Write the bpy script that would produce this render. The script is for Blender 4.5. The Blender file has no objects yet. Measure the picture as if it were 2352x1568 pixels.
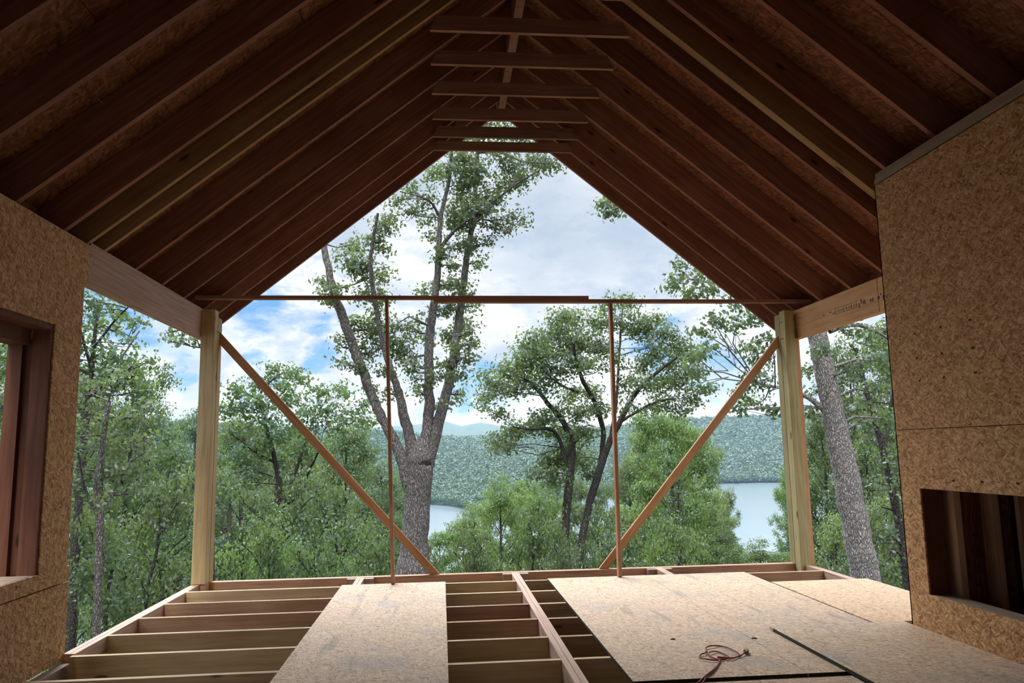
import bpy, bmesh, math, random
import numpy as np
from mathutils import Vector, Matrix

# ---------------------------------------------------------------- camera, world, sun, exposure
W, H, F, EYE = 2352.0, 1568.0, 1753.0, 1.365
RT = np.array([0.99566257, -0.09139034, -0.01743146])      # image right
DN = np.array([-0.00438755, 0.14102749, -0.98999596])      # image down
FW = np.array([0.09293438, 0.98577840, 0.14001482])        # view direction
scene = bpy.context.scene
cam_data = bpy.data.cameras.new('camera')
cam = bpy.data.objects.new('camera', cam_data)
scene.collection.objects.link(cam)
cam_data.sensor_width = 36.0
cam_data.lens = F / W * 36.0
cam_data.clip_start = 0.05
cam_data.clip_end = 20000
mat4 = Matrix.Identity(4)
for i in range(3):
    mat4[i][0] = RT[i]; mat4[i][1] = -DN[i]; mat4[i][2] = -FW[i]
mat4[2][3] = EYE
cam.matrix_world = mat4
scene.camera = cam
scene.view_settings.view_transform = 'Standard'
scene.view_settings.look = 'None'
scene.view_settings.gamma = 1
scene.view_settings.use_curve_mapping = False
scene.view_settings.exposure = 0.0
try:
    scene.cycles.use_denoising = True
    scene.cycles.denoiser = 'OPENIMAGEDENOISE'
    scene.cycles.max_bounces = 6
    scene.cycles.diffuse_bounces = 4
    scene.cycles.transmission_bounces = 4
    scene.cycles.transparent_max_bounces = 4
    scene.cycles.volume_bounces = 0
    scene.cycles.adaptive_threshold = 0.05
    scene.cycles.caustics_reflective = False
    scene.cycles.caustics_refractive = False
    scene.cycles.sample_clamp_indirect = 6.0
except Exception:
    pass


def pix(u, v):
    """direction in the world of a pixel of the photograph"""
    return RT * (u - W / 2) + DN * (v - H / 2) + FW * F


def at(u, v, y):
    d = pix(u, v)
    return np.array([0, 0, EYE]) + d * (y / d[1])


class NG:
    """small helper to write node trees"""
    def __init__(s, tree):
        s.t = tree; s.n = tree.nodes; s.l = tree.links
        s.n.clear()

    def node(s, typ, ins=None, **props):
        nd = s.n.new(typ)
        for k, v in props.items():
            setattr(nd, k, v)
        for k, v in (ins or {}).items():
            s.set(nd, k, v)
        return nd

    def set(s, nd, k, v):
        if hasattr(v, 'is_output') or isinstance(v, bpy.types.NodeSocket):
            s.l.new(v, nd.inputs[k])
        elif isinstance(v, bpy.types.Node):
            s.l.new(v.outputs[0], nd.inputs[k])
        else:
            nd.inputs[k].default_value = v

    def math(s, op, a, b=None, clamp=False):
        nd = s.node('ShaderNodeMath', {0: a}, operation=op, use_clamp=clamp)
        if b is not None:
            s.set(nd, 1, b)
        return nd.outputs[0]

    def mix(s, fac, a, b, mode='MIX'):
        nd = s.n.new('ShaderNodeMix'); nd.data_type = 'RGBA'; nd.blend_type = mode
        for sock, v in ((nd.inputs[0], fac), (nd.inputs[6], a), (nd.inputs[7], b)):
            if isinstance(v, bpy.types.NodeSocket):
                s.l.new(v, sock)
            else:
                sock.default_value = v if not isinstance(v, (tuple, list)) or len(v) == 4 else (*v, 1)
        return nd.outputs[2]

    def ramp(s, fac, stops, interp='LINEAR'):
        nd = s.n.new('ShaderNodeValToRGB'); nd.color_ramp.interpolation = interp
        e = nd.color_ramp.elements
        while len(e) > 1:
            e.remove(e[-1])
        e[0].position = stops[0][0]; e[0].color = (*stops[0][1], 1) if len(stops[0][1]) == 3 else stops[0][1]
        for p, c in stops[1:]:
            q = e.new(p); q.color = (*c, 1) if len(c) == 3 else c
        s.l.new(fac, nd.inputs[0])
        return nd.outputs[0]

    def mapr(s, v, a, b, c=0.0, d=1.0, smooth=True):
        nd = s.node('ShaderNodeMapRange', {0: v, 1: a, 2: b, 3: c, 4: d}, interpolation_type='SMOOTHSTEP' if smooth else 'LINEAR')
        return nd.outputs[0]


# ---- sky: blue between cumulus and a soft grey sheet, laid out by direction
world = bpy.data.worlds.new('sky_world')
scene.world = world
world.use_nodes = True
g = NG(world.node_tree)
tc = g.node('ShaderNodeTexCoord')
dirv = tc.outputs['Generated']
SKYSTR = 1.0


def wnoise(scale, detail=6, rough=0.6, off=(0, 0, 0), squash=2.2):
    m = g.node('ShaderNodeMapping', {0: dirv, 1: off, 3: (1, 1, squash)})
    return g.node('ShaderNodeTexNoise', {'Vector': m.outputs[0], 'Scale': scale, 'Detail': detail, 'Roughness': rough})


warp = wnoise(7, 6, 0.62)
sub = g.node('ShaderNodeVectorMath', {0: warp.outputs['Color'], 1: (0.5, 0.5, 0.5)}, operation='SUBTRACT')
scl = g.node('ShaderNodeVectorMath', {0: sub.outputs[0], 3: 0.16}, operation='SCALE')
wd = g.node('ShaderNodeVectorMath', {0: dirv, 1: scl.outputs[0]}, operation='ADD').outputs[0]


def blob(u, v, rpx, hard=0.5):
    d = pix(u, v); d = d / np.linalg.norm(d)
    dist = g.node('ShaderNodeVectorMath', {0: wd, 1: tuple(d)}, operation='DISTANCE').outputs['Value']
    r = rpx / F
    return g.mapr(dist, r * hard, r * 1.15, 1.0, 0.0)


def union(lst):
    o = lst[0]
    for b in lst[1:]:
        o = g.math('MAXIMUM', o, b)
    return o


blue = union([blob(*b) for b in [(585, 715, 75), (700, 740, 52), (350, 760, 85), (390, 870, 30), (1082, 900, 75), (1650, 850, 85), (1520, 800, 80),
                                (1450, 790, 40), (210, 690, 60), (560, 830, 34), (610, 900, 28), (330, 700, 60), (735, 830, 40)]])
grey = union([blob(*b) for b in [(1300, 560, 260, 0.1), (1450, 520, 230, 0.1), (1250, 430, 220, 0.1), (820, 520, 130, 0.1), (1130, 790, 90, 0.1), (640, 790, 60, 0.1), (430, 850, 80, 0.2), (900, 790, 90, 0.2),
                                (980, 400, 150, 0.1), (740, 840, 70, 0.1)]])
white = union([blob(*b) for b in [(640, 755, 45, 0.4), (930, 640, 95, 0.1), (1300, 720, 110, 0.1), (1080, 970, 60, 0.3), (1680, 780, 90, 0.2), (560, 780, 60, 0.3), (400, 790, 50, 0.3),
                                 (1440, 920, 150, 0.2), (700, 900, 90, 0.2), (1120, 725, 90, 0.2), (850, 930, 90, 0.3), (1620, 930, 110, 0.3)]])
n1 = wnoise(5.5, 8, 0.6, (3, 1, 2)).outputs[0]
n2 = wnoise(14, 8, 0.62, (1, 5, 2)).outputs[0]
cloudcol = g.ramp(n2, [(0.36, (0.56, 0.65, 0.79)), (0.47, (0.74, 0.81, 0.90)), (0.54, (0.95, 0.97, 1.0))])
cloudcol = g.mix(g.math('MULTIPLY', grey, 0.85), cloudcol, g.ramp(n1, [(0.3, (0.44, 0.54, 0.67)), (0.7, (0.62, 0.70, 0.82))]))
cloudcol = g.mix(g.math('MULTIPLY', white, 0.8), cloudcol, (1.0, 1.0, 1.0))
cover = g.mapr(n1, 0.36, 0.50)                                   # outside the framed part: mostly cloud
skyblue = (0.10, 0.32, 0.80)
sep = g.node('ShaderNodeSeparateXYZ', {0: dirv})
hz = g.mapr(sep.outputs[2], -0.02, 0.35)
bl = g.mix(hz, (0.24, 0.54, 0.90), skyblue)
base = g.mix(cover, bl, cloudcol)
d0 = pix(1000, 700); d0 = d0 / np.linalg.norm(d0)
infr = g.mapr(g.node('ShaderNodeVectorMath', {0: dirv, 1: tuple(d0)}, operation='DISTANCE').outputs['Value'], 0.60, 0.85, 1.0, 0.0)
framed = g.mix(g.math('MULTIPLY', blue, g.mapr(n2, 0.40, 0.60, 1.0, 0.45)), cloudcol, bl)
col = g.mix(infr, base, framed)
# unseen bright patch added high in front of the house to light the interior
dglow = np.array([-0.18, 0.62, 0.76]); dglow /= np.linalg.norm(dglow)
sd = g.node('ShaderNodeVectorMath', {0: dirv, 1: tuple(dglow)}, operation='DISTANCE').outputs['Value']
glow = g.mapr(sd, 0.05, 0.47, 1.0, 0.0)
high = g.mapr(sep.outputs[2], 0.40, 0.62, 0.0, 2.2)                # unseen overhead sky, brightened to add interior light
stren = g.math('ADD', g.math('ADD', SKYSTR, high), g.math('MULTIPLY', glow, 32.0))
bgn = g.node('ShaderNodeBackground', {0: col, 1: stren})
g.node('ShaderNodeOutputWorld', {0: bgn.outputs[0]})
try:
    world.cycles.sampling_method = 'MANUAL'
    world.cycles.sample_map_resolution = 512
except Exception:
    pass

sun_data = bpy.data.lights.new('sun', 'SUN')
sun_data.energy = 2.6
sun_data.angle = math.radians(9)
sun_data.color = (1.0, 0.95, 0.86)
sun = bpy.data.objects.new('sun', sun_data)
scene.collection.objects.link(sun)
sun.rotation_euler = Vector((0.10, 0.42, -0.74)).to_track_quat('-Z', 'Y').to_euler()


# ---------------------------------------------------------------- materials
def new_mat(name):
    m = bpy.data.materials.new(name); m.use_nodes = True
    return m, NG(m.node_tree)


def finish(g, color, rough=0.7, bump=None, bstr=0.3, bdist=0.002, spec=0.3):
    p = g.node('ShaderNodeBsdfPrincipled', {'Base Color': color, 'Roughness': rough, 'Specular IOR Level': spec})
    if bump is not None:
        b = g.node('ShaderNodeBump', {'Height': bump, 'Strength': bstr, 'Distance': bdist})
        g.l.new(b.outputs[0], p.inputs['Normal'])
    g.node('ShaderNodeOutputMaterial', {0: p.outputs[0]})
    return p


def osb_mat(name, plane, tones, ang=0.3, dirt=0.0, scale=1.0, knots=0.0):
    """oriented strand board: long flakes of random tone, two layers turned against each other"""
    m, g = new_mat(name)
    pos = g.node('ShaderNodeNewGeometry').outputs['Position']
    rot = {'XY': (0, 0, 0), 'YZ': (0, math.radians(90), 0), 'XZ': (math.radians(90), 0, 0)}[plane]
    a = g.node('ShaderNodeMapping', {0: pos, 2: rot}, vector_type='POINT').outputs[0]
    wn = g.node('ShaderNodeTexNoise', {'Vector': a, 'Scale': 9.0 * scale, 'Detail': 3}).outputs['Color']
    wv = g.node('ShaderNodeVectorMath', {0: wn, 3: 0.06}, operation='SCALE').outputs[0]
    a2 = g.node('ShaderNodeVectorMath', {0: a, 1: wv}, operation='ADD').outputs[0]
    outs = []
    for k, (rz, sx, sy) in enumerate([(ang, 22, 75), (ang + 0.9, 26, 80), (ang - 0.7, 20, 90)]):
        mr = g.node('ShaderNodeMapping', {0: a2, 2: (0, 0, rz)}).outputs[0]
        mp = g.node('ShaderNodeMapping', {0: mr, 1: (k * 3.3, k * 1.7, 0), 3: (sx * scale, sy * scale, 1)}).outputs[0]
        v = g.node('ShaderNodeTexVoronoi', {'Vector': mp, 'Scale': 1.0, 'Randomness': 1.0}, voronoi_dimensions='2D')
        outs.append(g.node('ShaderNodeSeparateColor', {0: v.outputs['Color']}).outputs[0])
    sel = g.node('ShaderNodeTexNoise', {'Vector': a, 'Scale': 16.0 * scale, 'Detail': 2}).outputs[0]
    t = g.math('ADD', g.math('MULTIPLY', outs[0], g.mapr(sel, 0.40, 0.56, 1, 0)), g.math('MULTIPLY', outs[1], g.mapr(sel, 0.40, 0.56, 0, 1)))
    t = g.math('ADD', g.math('MULTIPLY', t, 0.7), g.math('MULTIPLY', outs[2], 0.3))
    fine = g.node('ShaderNodeTexNoise', {'Vector': g.node('ShaderNodeMapping', {0: g.node('ShaderNodeMapping', {0: a, 2: (0, 0, ang)}).outputs[0], 3: (60, 400, 1)}).outputs[0], 'Scale': 1.0, 'Detail': 4}).outputs[0]
    t2 = g.math('ADD', g.math('MULTIPLY', t, 0.72), g.math('MULTIPLY', fine, 0.28))
    col = g.ramp(t2, [(0.18, tones[0]), (0.38, tones[1]), (0.6, tones[2]), (0.82, tones[3])])
    sp = g.node('ShaderNodeTexVoronoi', {'Vector': a2, 'Scale': 17.0 * scale})
    sprnd = g.node('ShaderNodeSeparateColor', {0: sp.outputs['Color']}).outputs[1]
    dots = g.math('MULTIPLY', g.mapr(sp.outputs['Distance'], 0.10, 0.22, 1, 0), g.math('GREATER_THAN', sprnd, 0.80 - knots))
    col = g.mix(g.math('MULTIPLY', dots, 0.75), col, tuple(x * 0.25 for x in tones[0]))
    if dirt > 0:
        dn = g.node('ShaderNodeTexNoise', {'Vector': a, 'Scale': 1.3, 'Detail': 7, 'Roughness': 0.68}).outputs[0]
        col = g.mix(g.math('MULTIPLY', g.mapr(dn, 0.50, 0.68), dirt), col, (0.34, 0.32, 0.30))
        st = g.node('ShaderNodeTexNoise', {'Vector': g.node('ShaderNodeMapping', {0: a, 2: (0, 0, 0.25), 3: (9, 1.1, 1)}).outputs[0], 'Scale': 1.0, 'Detail': 6}).outputs[0]
        col = g.mix(g.math('MULTIPLY', g.mapr(st, 0.58, 0.70), dirt * 0.8), col, (0.20, 0.17, 0.14))
    finish(g, col, 0.72, t2, 0.35, 0.003, 0.25)
    return m


def wood_mat(name, axis, c_dark, c_mid, c_light, knots=0.5, slope=0.0, grey=0.0):
    """sawn lumber: grain along its axis, a few knots"""
    m, g = new_mat(name)
    pos = g.node('ShaderNodeNewGeometry').outputs['Position']
    if slope:
        pos = g.node('ShaderNodeMapping', {0: pos, 2: (0, slope, 0)}).outputs[0]
    oi = g.node('ShaderNodeObjectInfo').outputs['Random']
    off = g.node('ShaderNodeCombineXYZ', {0: g.math('MULTIPLY', oi, 37.0), 1: g.math('MULTIPLY', oi, 13.0), 2: g.math('MULTIPLY', oi, 53.0)}).outputs[0]
    pos = g.node('ShaderNodeVectorMath', {0: pos, 1: off}, operation='ADD').outputs[0]
    k = {'X': 0, 'Y': 1, 'Z': 2}[axis]
    s1 = [34.0, 34.0, 34.0]; s1[k] = 1.1
    wq = g.node('ShaderNodeTexNoise', {'Vector': pos, 'Scale': 2.2, 'Detail': 2}).outputs['Color']
    wv = g.node('ShaderNodeVectorMath', {0: wq, 3: 0.05}, operation='SCALE').outputs[0]
    p2 = g.node('ShaderNodeVectorMath', {0: pos, 1: wv}, operation='ADD').outputs[0]
    gr = g.node('ShaderNodeTexNoise', {'Vector': g.node('ShaderNodeMapping', {0: p2, 3: tuple(s1)}).outputs[0], 'Scale': 1.0, 'Detail': 6, 'Roughness': 0.6}).outputs[0]
    br = g.node('ShaderNodeTexNoise', {'Vector': pos, 'Scale': 1.6, 'Detail': 3}).outputs[0]
    t = g.math('ADD', g.math('MULTIPLY', gr, 0.65), g.math('MULTIPLY', br, 0.35))
    col = g.ramp(t, [(0.30, c_dark), (0.48, c_mid), (0.68, c_light)])
    rv = g.math('MULTIPLY_ADD', oi, 0.35)
    rv.node.inputs[2].default_value = 0.83
    col = g.mix(1.0, col, g.node('ShaderNodeCombineColor', {0: rv, 1: rv, 2: rv}).outputs[0], 'MULTIPLY')
    if knots > 0:
        s2 = [7.0, 7.0, 7.0]; s2[k] = 2.4
        vo = g.node('ShaderNodeTexVoronoi', {'Vector': g.node('ShaderNodeMapping', {0: pos, 3: tuple(s2)}).outputs[0], 'Scale': 1.0})
        rnd = g.node('ShaderNodeSeparateColor', {0: vo.outputs['Color']}).outputs[0]
        kk = g.math('MULTIPLY', g.mapr(vo.outputs['Distance'], 0.06, 0.16, 1, 0), g.math('GREATER_THAN', rnd, 1 - knots))
        col = g.mix(g.math('MULTIPLY', kk, 0.85), col, tuple(x * 0.22 for x in c_dark))
    if grey > 0:
        gn = g.node('ShaderNodeTexNoise', {'Vector': pos, 'Scale': 3.0, 'Detail': 5}).outputs[0]
        col = g.mix(g.math('MULTIPLY', g.mapr(gn, 0.42, 0.62), grey), col, (0.34, 0.31, 0.28))
    finish(g, col, 0.7, gr, 0.2, 0.002, 0.25)
    return m


def lvl_mat(name, axis, edge_axis, base):
    """laminated veneer: fine plies seen on the edges"""
    m, g = new_mat(name)
    pos = g.node('ShaderNodeNewGeometry').outputs['Position']
    k = {'X': 0, 'Y': 1, 'Z': 2}
    s = [14.0, 14.0, 14.0]; s[k[axis]] = 1.2; s[k[edge_axis]] = 150.0
    n = g.node('ShaderNodeTexNoise', {'Vector': g.node('ShaderNodeMapping', {0: pos, 3: tuple(s)}).outputs[0], 'Scale': 1.0, 'Detail': 4, 'Roughness': 0.7}).outputs[0]
    col = g.ramp(n, [(0.30, tuple(b * 0.45 for b in base)), (0.5, base), (0.72, tuple(min(1, b * 1.35) for b in base))])
    finish(g, col, 0.65, n, 0.2, 0.002, 0.25)
    return m


def flat_mat(name, color, rough=0.8, var=0.25, scale=3.0):
    m, g = new_mat(name)
    pos = g.node('ShaderNodeNewGeometry').outputs['Position']
    n = g.node('ShaderNodeTexNoise', {'Vector': pos, 'Scale': scale, 'Detail': 6, 'Roughness': 0.65}).outputs[0]
    col = g.ramp(n, [(0.3, tuple(c * (1 - var) for c in color)), (0.7, tuple(min(1, c * (1 + var)) for c in color))])
    finish(g, col, rough, n, 0.4, 0.01, 0.2)
    return m


def leaf_mat(name, dark, mid, light, trans=0.45):
    m, g = new_mat(name)
    ge = g.node('ShaderNodeNewGeometry')
    rnd = ge.outputs['Random Per Island']
    n = g.node('ShaderNodeTexNoise', {'Vector': ge.outputs['Position'], 'Scale': 0.55, 'Detail': 3}).outputs[0]
    t = g.math('ADD', g.math('MULTIPLY', rnd, 0.5), g.math('MULTIPLY', n, 0.5))
    col = g.ramp(t, [(0.2, dark), (0.5, mid), (0.78, light)])
    oi = g.node('ShaderNodeObjectInfo').outputs['Random']
    col = g.node('ShaderNodeHueSaturation', {'Hue': g.mapr(oi, 0, 1, 0.485, 0.515, False), 'Saturation': g.mapr(oi, 0, 1, 0.85, 1.1, False), 'Value': g.mapr(oi, 0, 1, 0.85, 1.2, False), 'Color': col}).outputs[0]
    df = g.node('ShaderNodeBsdfDiffuse', {0: col})
    tr = g.node('ShaderNodeBsdfTranslucent', {0: g.mix(0.35, col, (0.42, 0.55, 0.10))})
    gl = g.node('ShaderNodeBsdfGlossy', {0: (0.7, 0.75, 0.8, 1), 1: 0.45})
    mx = g.node('ShaderNodeMixShader', {0: trans, 1: df.outputs[0], 2: tr.outputs[0]})
    mx2 = g.node('ShaderNodeMixShader', {0: 0.06, 1: mx.outputs[0], 2: gl.outputs[0]})
    g.node('ShaderNodeOutputMaterial', {0: mx2.outputs[0]})
    return m


def bark_mat(name, dark, light, sc=1.0):
    m, g = new_mat(name)
    pos = g.node('ShaderNodeNewGeometry').outputs['Position']
    wq = g.node('ShaderNodeTexNoise', {'Vector': pos, 'Scale': 6.0, 'Detail': 3}).outputs['Color']
    pos = g.node('ShaderNodeVectorMath', {0: pos, 1: g.node('ShaderNodeVectorMath', {0: wq, 3: 0.12}, operation='SCALE').outputs[0]}, operation='ADD').outputs[0]
    a = g.node('ShaderNodeMapping', {0: pos, 3: (36 * sc, 36 * sc, 8 * sc)}).outputs[0]
    v = g.node('ShaderNodeTexVoronoi', {'Vector': a, 'Scale': 1.0}, feature='DISTANCE_TO_EDGE').outputs[0]
    n = g.node('ShaderNodeTexNoise', {'Vector': a, 'Scale': 0.8, 'Detail': 7, 'Roughness': 0.7}).outputs[0]
    t = g.math('ADD', g.math('MULTIPLY', g.mapr(v, 0.0, 0.28), 0.5), g.math('MULTIPLY', n, 0.6))
    col = g.ramp(t, [(0.25, dark), (0.62, tuple((a + b) / 2 for a, b in zip(dark, light))), (0.9, light)])
    finish(g, col, 0.9, t, 0.9, 0.03, 0.1)
    return m


OSB_TONES = [(0.24, 0.11, 0.04), (0.45, 0.235, 0.095), (0.62, 0.36, 0.165), (0.80, 0.53, 0.28)]
OSB_FLOOR = [(0.34, 0.21, 0.12), (0.56, 0.38, 0.235), (0.69, 0.495, 0.325), (0.82, 0.63, 0.44)]
M = {}
M['osb_wall'] = osb_mat('strand_board_wall', 'YZ', OSB_TONES, 0.25, 0.0, 1.2, 0.06)
M['osb_wall_r'] = osb_mat('strand_board_chimney_wall', 'YZ', [(c[0], c[1] * 1.0, c[2]) for c in OSB_TONES], 1.25, 0.0, 1.2)
M['osb_end'] = osb_mat('strand_board_end', 'XZ', OSB_TONES, 0.5)
M['osb_floor'] = osb_mat('strand_board_floor', 'XY', OSB_FLOOR, 0.45, 0.5, 1.5)
M['osb_floor_clean'] = osb_mat('strand_board_floor_clean', 'XY', [(c[0] * 1.08, c[1] * 1.02, c[2] * 0.95) for c in OSB_FLOOR], 0.25, 0.12, 1.5)
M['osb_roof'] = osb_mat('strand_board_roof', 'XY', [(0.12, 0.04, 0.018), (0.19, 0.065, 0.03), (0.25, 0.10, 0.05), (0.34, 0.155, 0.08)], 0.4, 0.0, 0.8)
M['joist'] = wood_mat('treated_joist_wood', 'X', (0.36, 0.24, 0.12), (0.54, 0.38, 0.20), (0.68, 0.52, 0.31), 0.30)
M['joist_red'] = wood_mat('reddish_joist_wood', 'X', (0.30, 0.16, 0.085), (0.46, 0.27, 0.15), (0.60, 0.40, 0.25), 0.30)
M['post_r'] = wood_mat('olive_post_wood', 'Z', (0.24, 0.185, 0.075), (0.37, 0.30, 0.135), (0.50, 0.42, 0.22), 0.25)
M['post'] = wood_mat('treated_post_wood', 'Z', (0.27, 0.185, 0.08), (0.40, 0.285, 0.135), (0.52, 0.40, 0.22), 0.25)
M['stud'] = wood_mat('stud_wood', 'Z', (0.30, 0.14, 0.07), (0.42, 0.21, 0.11), (0.54, 0.30, 0.17), 0.2)
M['brace'] = wood_mat('brace_wood', 'Z', (0.36, 0.16, 0.07), (0.50, 0.25, 0.115), (0.62, 0.36, 0.18), 0.2)
for sd_, a_ in (('left', 0.6837), ('right', -0.6837)):
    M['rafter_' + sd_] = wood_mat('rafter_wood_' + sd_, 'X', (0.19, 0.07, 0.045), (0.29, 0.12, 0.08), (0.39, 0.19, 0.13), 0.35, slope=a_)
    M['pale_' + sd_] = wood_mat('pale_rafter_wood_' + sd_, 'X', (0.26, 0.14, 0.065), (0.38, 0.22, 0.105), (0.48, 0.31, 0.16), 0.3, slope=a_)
    M['brace_' + sd_] = wood_mat('brace_wood_' + sd_, 'X', (0.36, 0.16, 0.07), (0.50, 0.25, 0.115), (0.62, 0.36, 0.18), 0.1, slope=-0.853 if sd_ == 'left' else 0.883)
M['tie'] = wood_mat('collar_tie_wood', 'X', (0.22, 0.11, 0.075), (0.33, 0.17, 0.12), (0.44, 0.25, 0.17), 0.2)
M['beam_l'] = lvl_mat('weathered_laminated_beam', 'Y', 'Z', (0.50, 0.32, 0.24))
M['beam_r'] = wood_mat('pale_header_wood', 'Y', (0.52, 0.28, 0.13), (0.72, 0.42, 0.21), (0.84, 0.54, 0.31), 0.25)
M['rim'] = lvl_mat('laminated_rim', 'Y', 'X', (0.56, 0.36, 0.25))
M['rim_x'] = lvl_mat('laminated_far_rim', 'X', 'Y', (0.52, 0.29, 0.18))
M['plate'] = wood_mat('plate_wood', 'Y', (0.28, 0.19, 0.12), (0.38, 0.27, 0.19), (0.47, 0.37, 0.27), 0.1)
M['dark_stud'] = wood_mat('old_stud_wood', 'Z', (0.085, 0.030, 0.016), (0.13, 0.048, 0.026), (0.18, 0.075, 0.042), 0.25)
M['niche_stud'] = wood_mat('niche_stud_wood', 'Z', (0.36, 0.21, 0.12), (0.50, 0.32, 0.20), (0.62, 0.43, 0.29), 0.2)
M['concrete'] = flat_mat('concrete', (0.30, 0.29, 0.27))
M['soil'] = flat_mat('leaf_litter_soil', (0.06, 0.055, 0.035), 1.0, 0.5, 1.5)
M['shingle'] = flat_mat('roof_underlay', (0.06, 0.06, 0.065))
M['ink'] = flat_mat('grey_ink', (0.20, 0.13, 0.11), 0.8, 0.1)
M['cord'] = flat_mat('red_brown_cord', (0.30, 0.055, 0.045), 0.5, 0.1)
M['brass'] = flat_mat('dull_brass_plug', (0.30, 0.17, 0.08), 0.4, 0.2)
M['scrap'] = flat_mat('dark_scrap', (0.06, 0.04, 0.03))
M['light_streak'] = flat_mat('white_light_streak', (0.8, 0.8, 0.8))


# ---------------------------------------------------------------- mesh helpers
def finish_obj(name, me, mat, parent=None, origin=None):
    o = bpy.data.objects.new(name, me)
    scene.collection.objects.link(o)
    if mat is not None:
        me.materials.append(mat)
    if parent is not None:
        o.parent = parent
    return o


def mesh_from(name, verts, faces, origin=(0, 0, 0)):
    me = bpy.data.meshes.new(name)
    og = np.array(origin, float)
    me.from_pydata([tuple(np.array(v, float) - og) for v in verts], [], faces)
    me.update()
    return me


BOXF = [(0, 3, 2, 1), (4, 5, 6, 7), (0, 1, 5, 4), (1, 2, 6, 5), (2, 3, 7, 6), (3, 0, 4, 7)]


class MB:
    def __init__(s):
        s.v = []; s.f = []

    def hexa(s, pts):
        b = len(s.v); s.v += [tuple(p) for p in pts]
        s.f += [tuple(b + i for i in q) for q in BOXF]
        return s

    def box(s, x0, x1, y0, y1, z0, z1):
        return s.hexa([(x0, y0, z0), (x1, y0, z0), (x1, y1, z0), (x0, y1, z0), (x0, y0, z1), (x1, y0, z1), (x1, y1, z1), (x0, y1, z1)])

    def tube(s, pts, rad, n=8, caps=True):
        pts = [np.array(p, float) for p in pts]
        b = len(s.v); m = len(pts)
        up = np.array([0.3, 0.2, 1.0])
        for i in range(m):
            d = pts[min(i + 1, m - 1)] - pts[max(i - 1, 0)]
            d = d / (np.linalg.norm(d) + 1e-9)
            a = np.cross(d, up)
            if np.linalg.norm(a) < 0.1:
                a = np.cross(d, [1, 0, 0])
            a /= np.linalg.norm(a); c = np.cross(d, a)
            r = rad[i] if hasattr(rad, '__len__') else rad
            for k in range(n):
                t = 2 * math.pi * k / n
                s.v.append(tuple(pts[i] + (a * math.cos(t) + c * math.sin(t)) * r))
        for i in range(m - 1):
            for k in range(n):
                k2 = (k + 1) % n
                s.f.append((b + i * n + k, b + i * n + k2, b + (i + 1) * n + k2, b + (i + 1) * n + k))
        if caps:
            s.f.append(tuple(b + k for k in range(n))[::-1])
            s.f.append(tuple(b + (m - 1) * n + k for k in range(n)))
        return s

    def build(s, name, mat, parent=None, smooth=False, bevel=0.0):
        """top-level: origin at the middle of the base; child: origin of its parent"""
        a = np.array(s.v)
        if parent is None:
            og = np.array([(a[:, 0].min() + a[:, 0].max()) / 2, (a[:, 1].min() + a[:, 1].max()) / 2, a[:, 2].min()])
        else:
            og = np.array(parent.location)
        me = mesh_from(name, s.v, s.f, og)
        if smooth:
            me.polygons.foreach_set('use_smooth', [True] * len(me.polygons))
        o = finish_obj(name, me, mat, parent)
        if parent is None:
            o.location = og
        if bevel > 0:
            md = o.modifiers.new('bevel', 'BEVEL'); md.width = bevel; md.segments = 1; md.limit_method = 'ANGLE'
        return o


def tag(o, label=None, cat=None, group=None, kind=None):
    if label: o['label'] = label
    if cat: o['category'] = cat
    if group: o['group'] = group
    if kind: o['kind'] = kind
    return o


def empty(name, loc, label=None, cat=None, group=None, kind=None):
    o = bpy.data.objects.new(name, None)
    scene.collection.objects.link(o)
    o.location = loc
    o.empty_display_size = 0.1
    return tag(o, label, cat, group, kind)


ORD = ['first', 'second', 'third', 'fourth', 'fifth', 'sixth', 'seventh', 'eighth', 'ninth', 'tenth', 'eleventh', 'twelfth']

# ---------------------------------------------------------------- the setting: walls, ceiling, floor
XL, XR, XC = -2.65, 4.25, 0.80           # faces of the side beams, ridge line
SL = 0.8147                              # roof pitch
TH = 0.045                               # lumber thickness
BACK = -3.6


def zl(x): return 2.99 + SL * (x - XL)       # underside of left rafters
def zr(x): return 2.97 + SL * (XR - x)       # underside of right rafters


RD = 0.30                                # vertical rafter depth

# left wall: strand board skin with a seam, studs behind, window hole
w = MB()
x0, x1 = XL - 0.012, XL
for (ya, yb, za, zb) in [(BACK, 5.90, 0.495, 0.60), (BACK, 3.2, 0.60, 2.274), (5.47, 5.86, 0.60, 2.274), (BACK, 5.86, 2.274, 2.66), (BACK, 5.94, 2.66, 2.955),
                         (BACK, 5.90, -0.045, 0.487)]:
    w.box(x0, x1, ya, yb, za, zb)
w.box(XL - 0.30, XL - 0.285, BACK, 3.2, -0.3, 2.95)
w.box(XL - 0.30, XL - 0.285, 5.47, 5.86, -0.3, 2.95)
w.box(XL - 0.30, XL - 0.285, 3.2, 5.47, -0.3, 0.55)
w.box(XL - 0.30, XL - 0.285, 3.2, 5.47, 2.28, 2.95)
tag(w.build('wall_left', M['osb_wall']), 'left strand board wall with a dark seam and window hole', 'wall', kind='structure')
# end stud pack of the left wall
tag(MB().box(XL - 0.285, XL - 0.024, 5.80, 5.858, -0.02, 2.955).build('trim_1', M['dark_stud']), 'stud closing the end of the left wall', 'trim', kind='structure')

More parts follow.
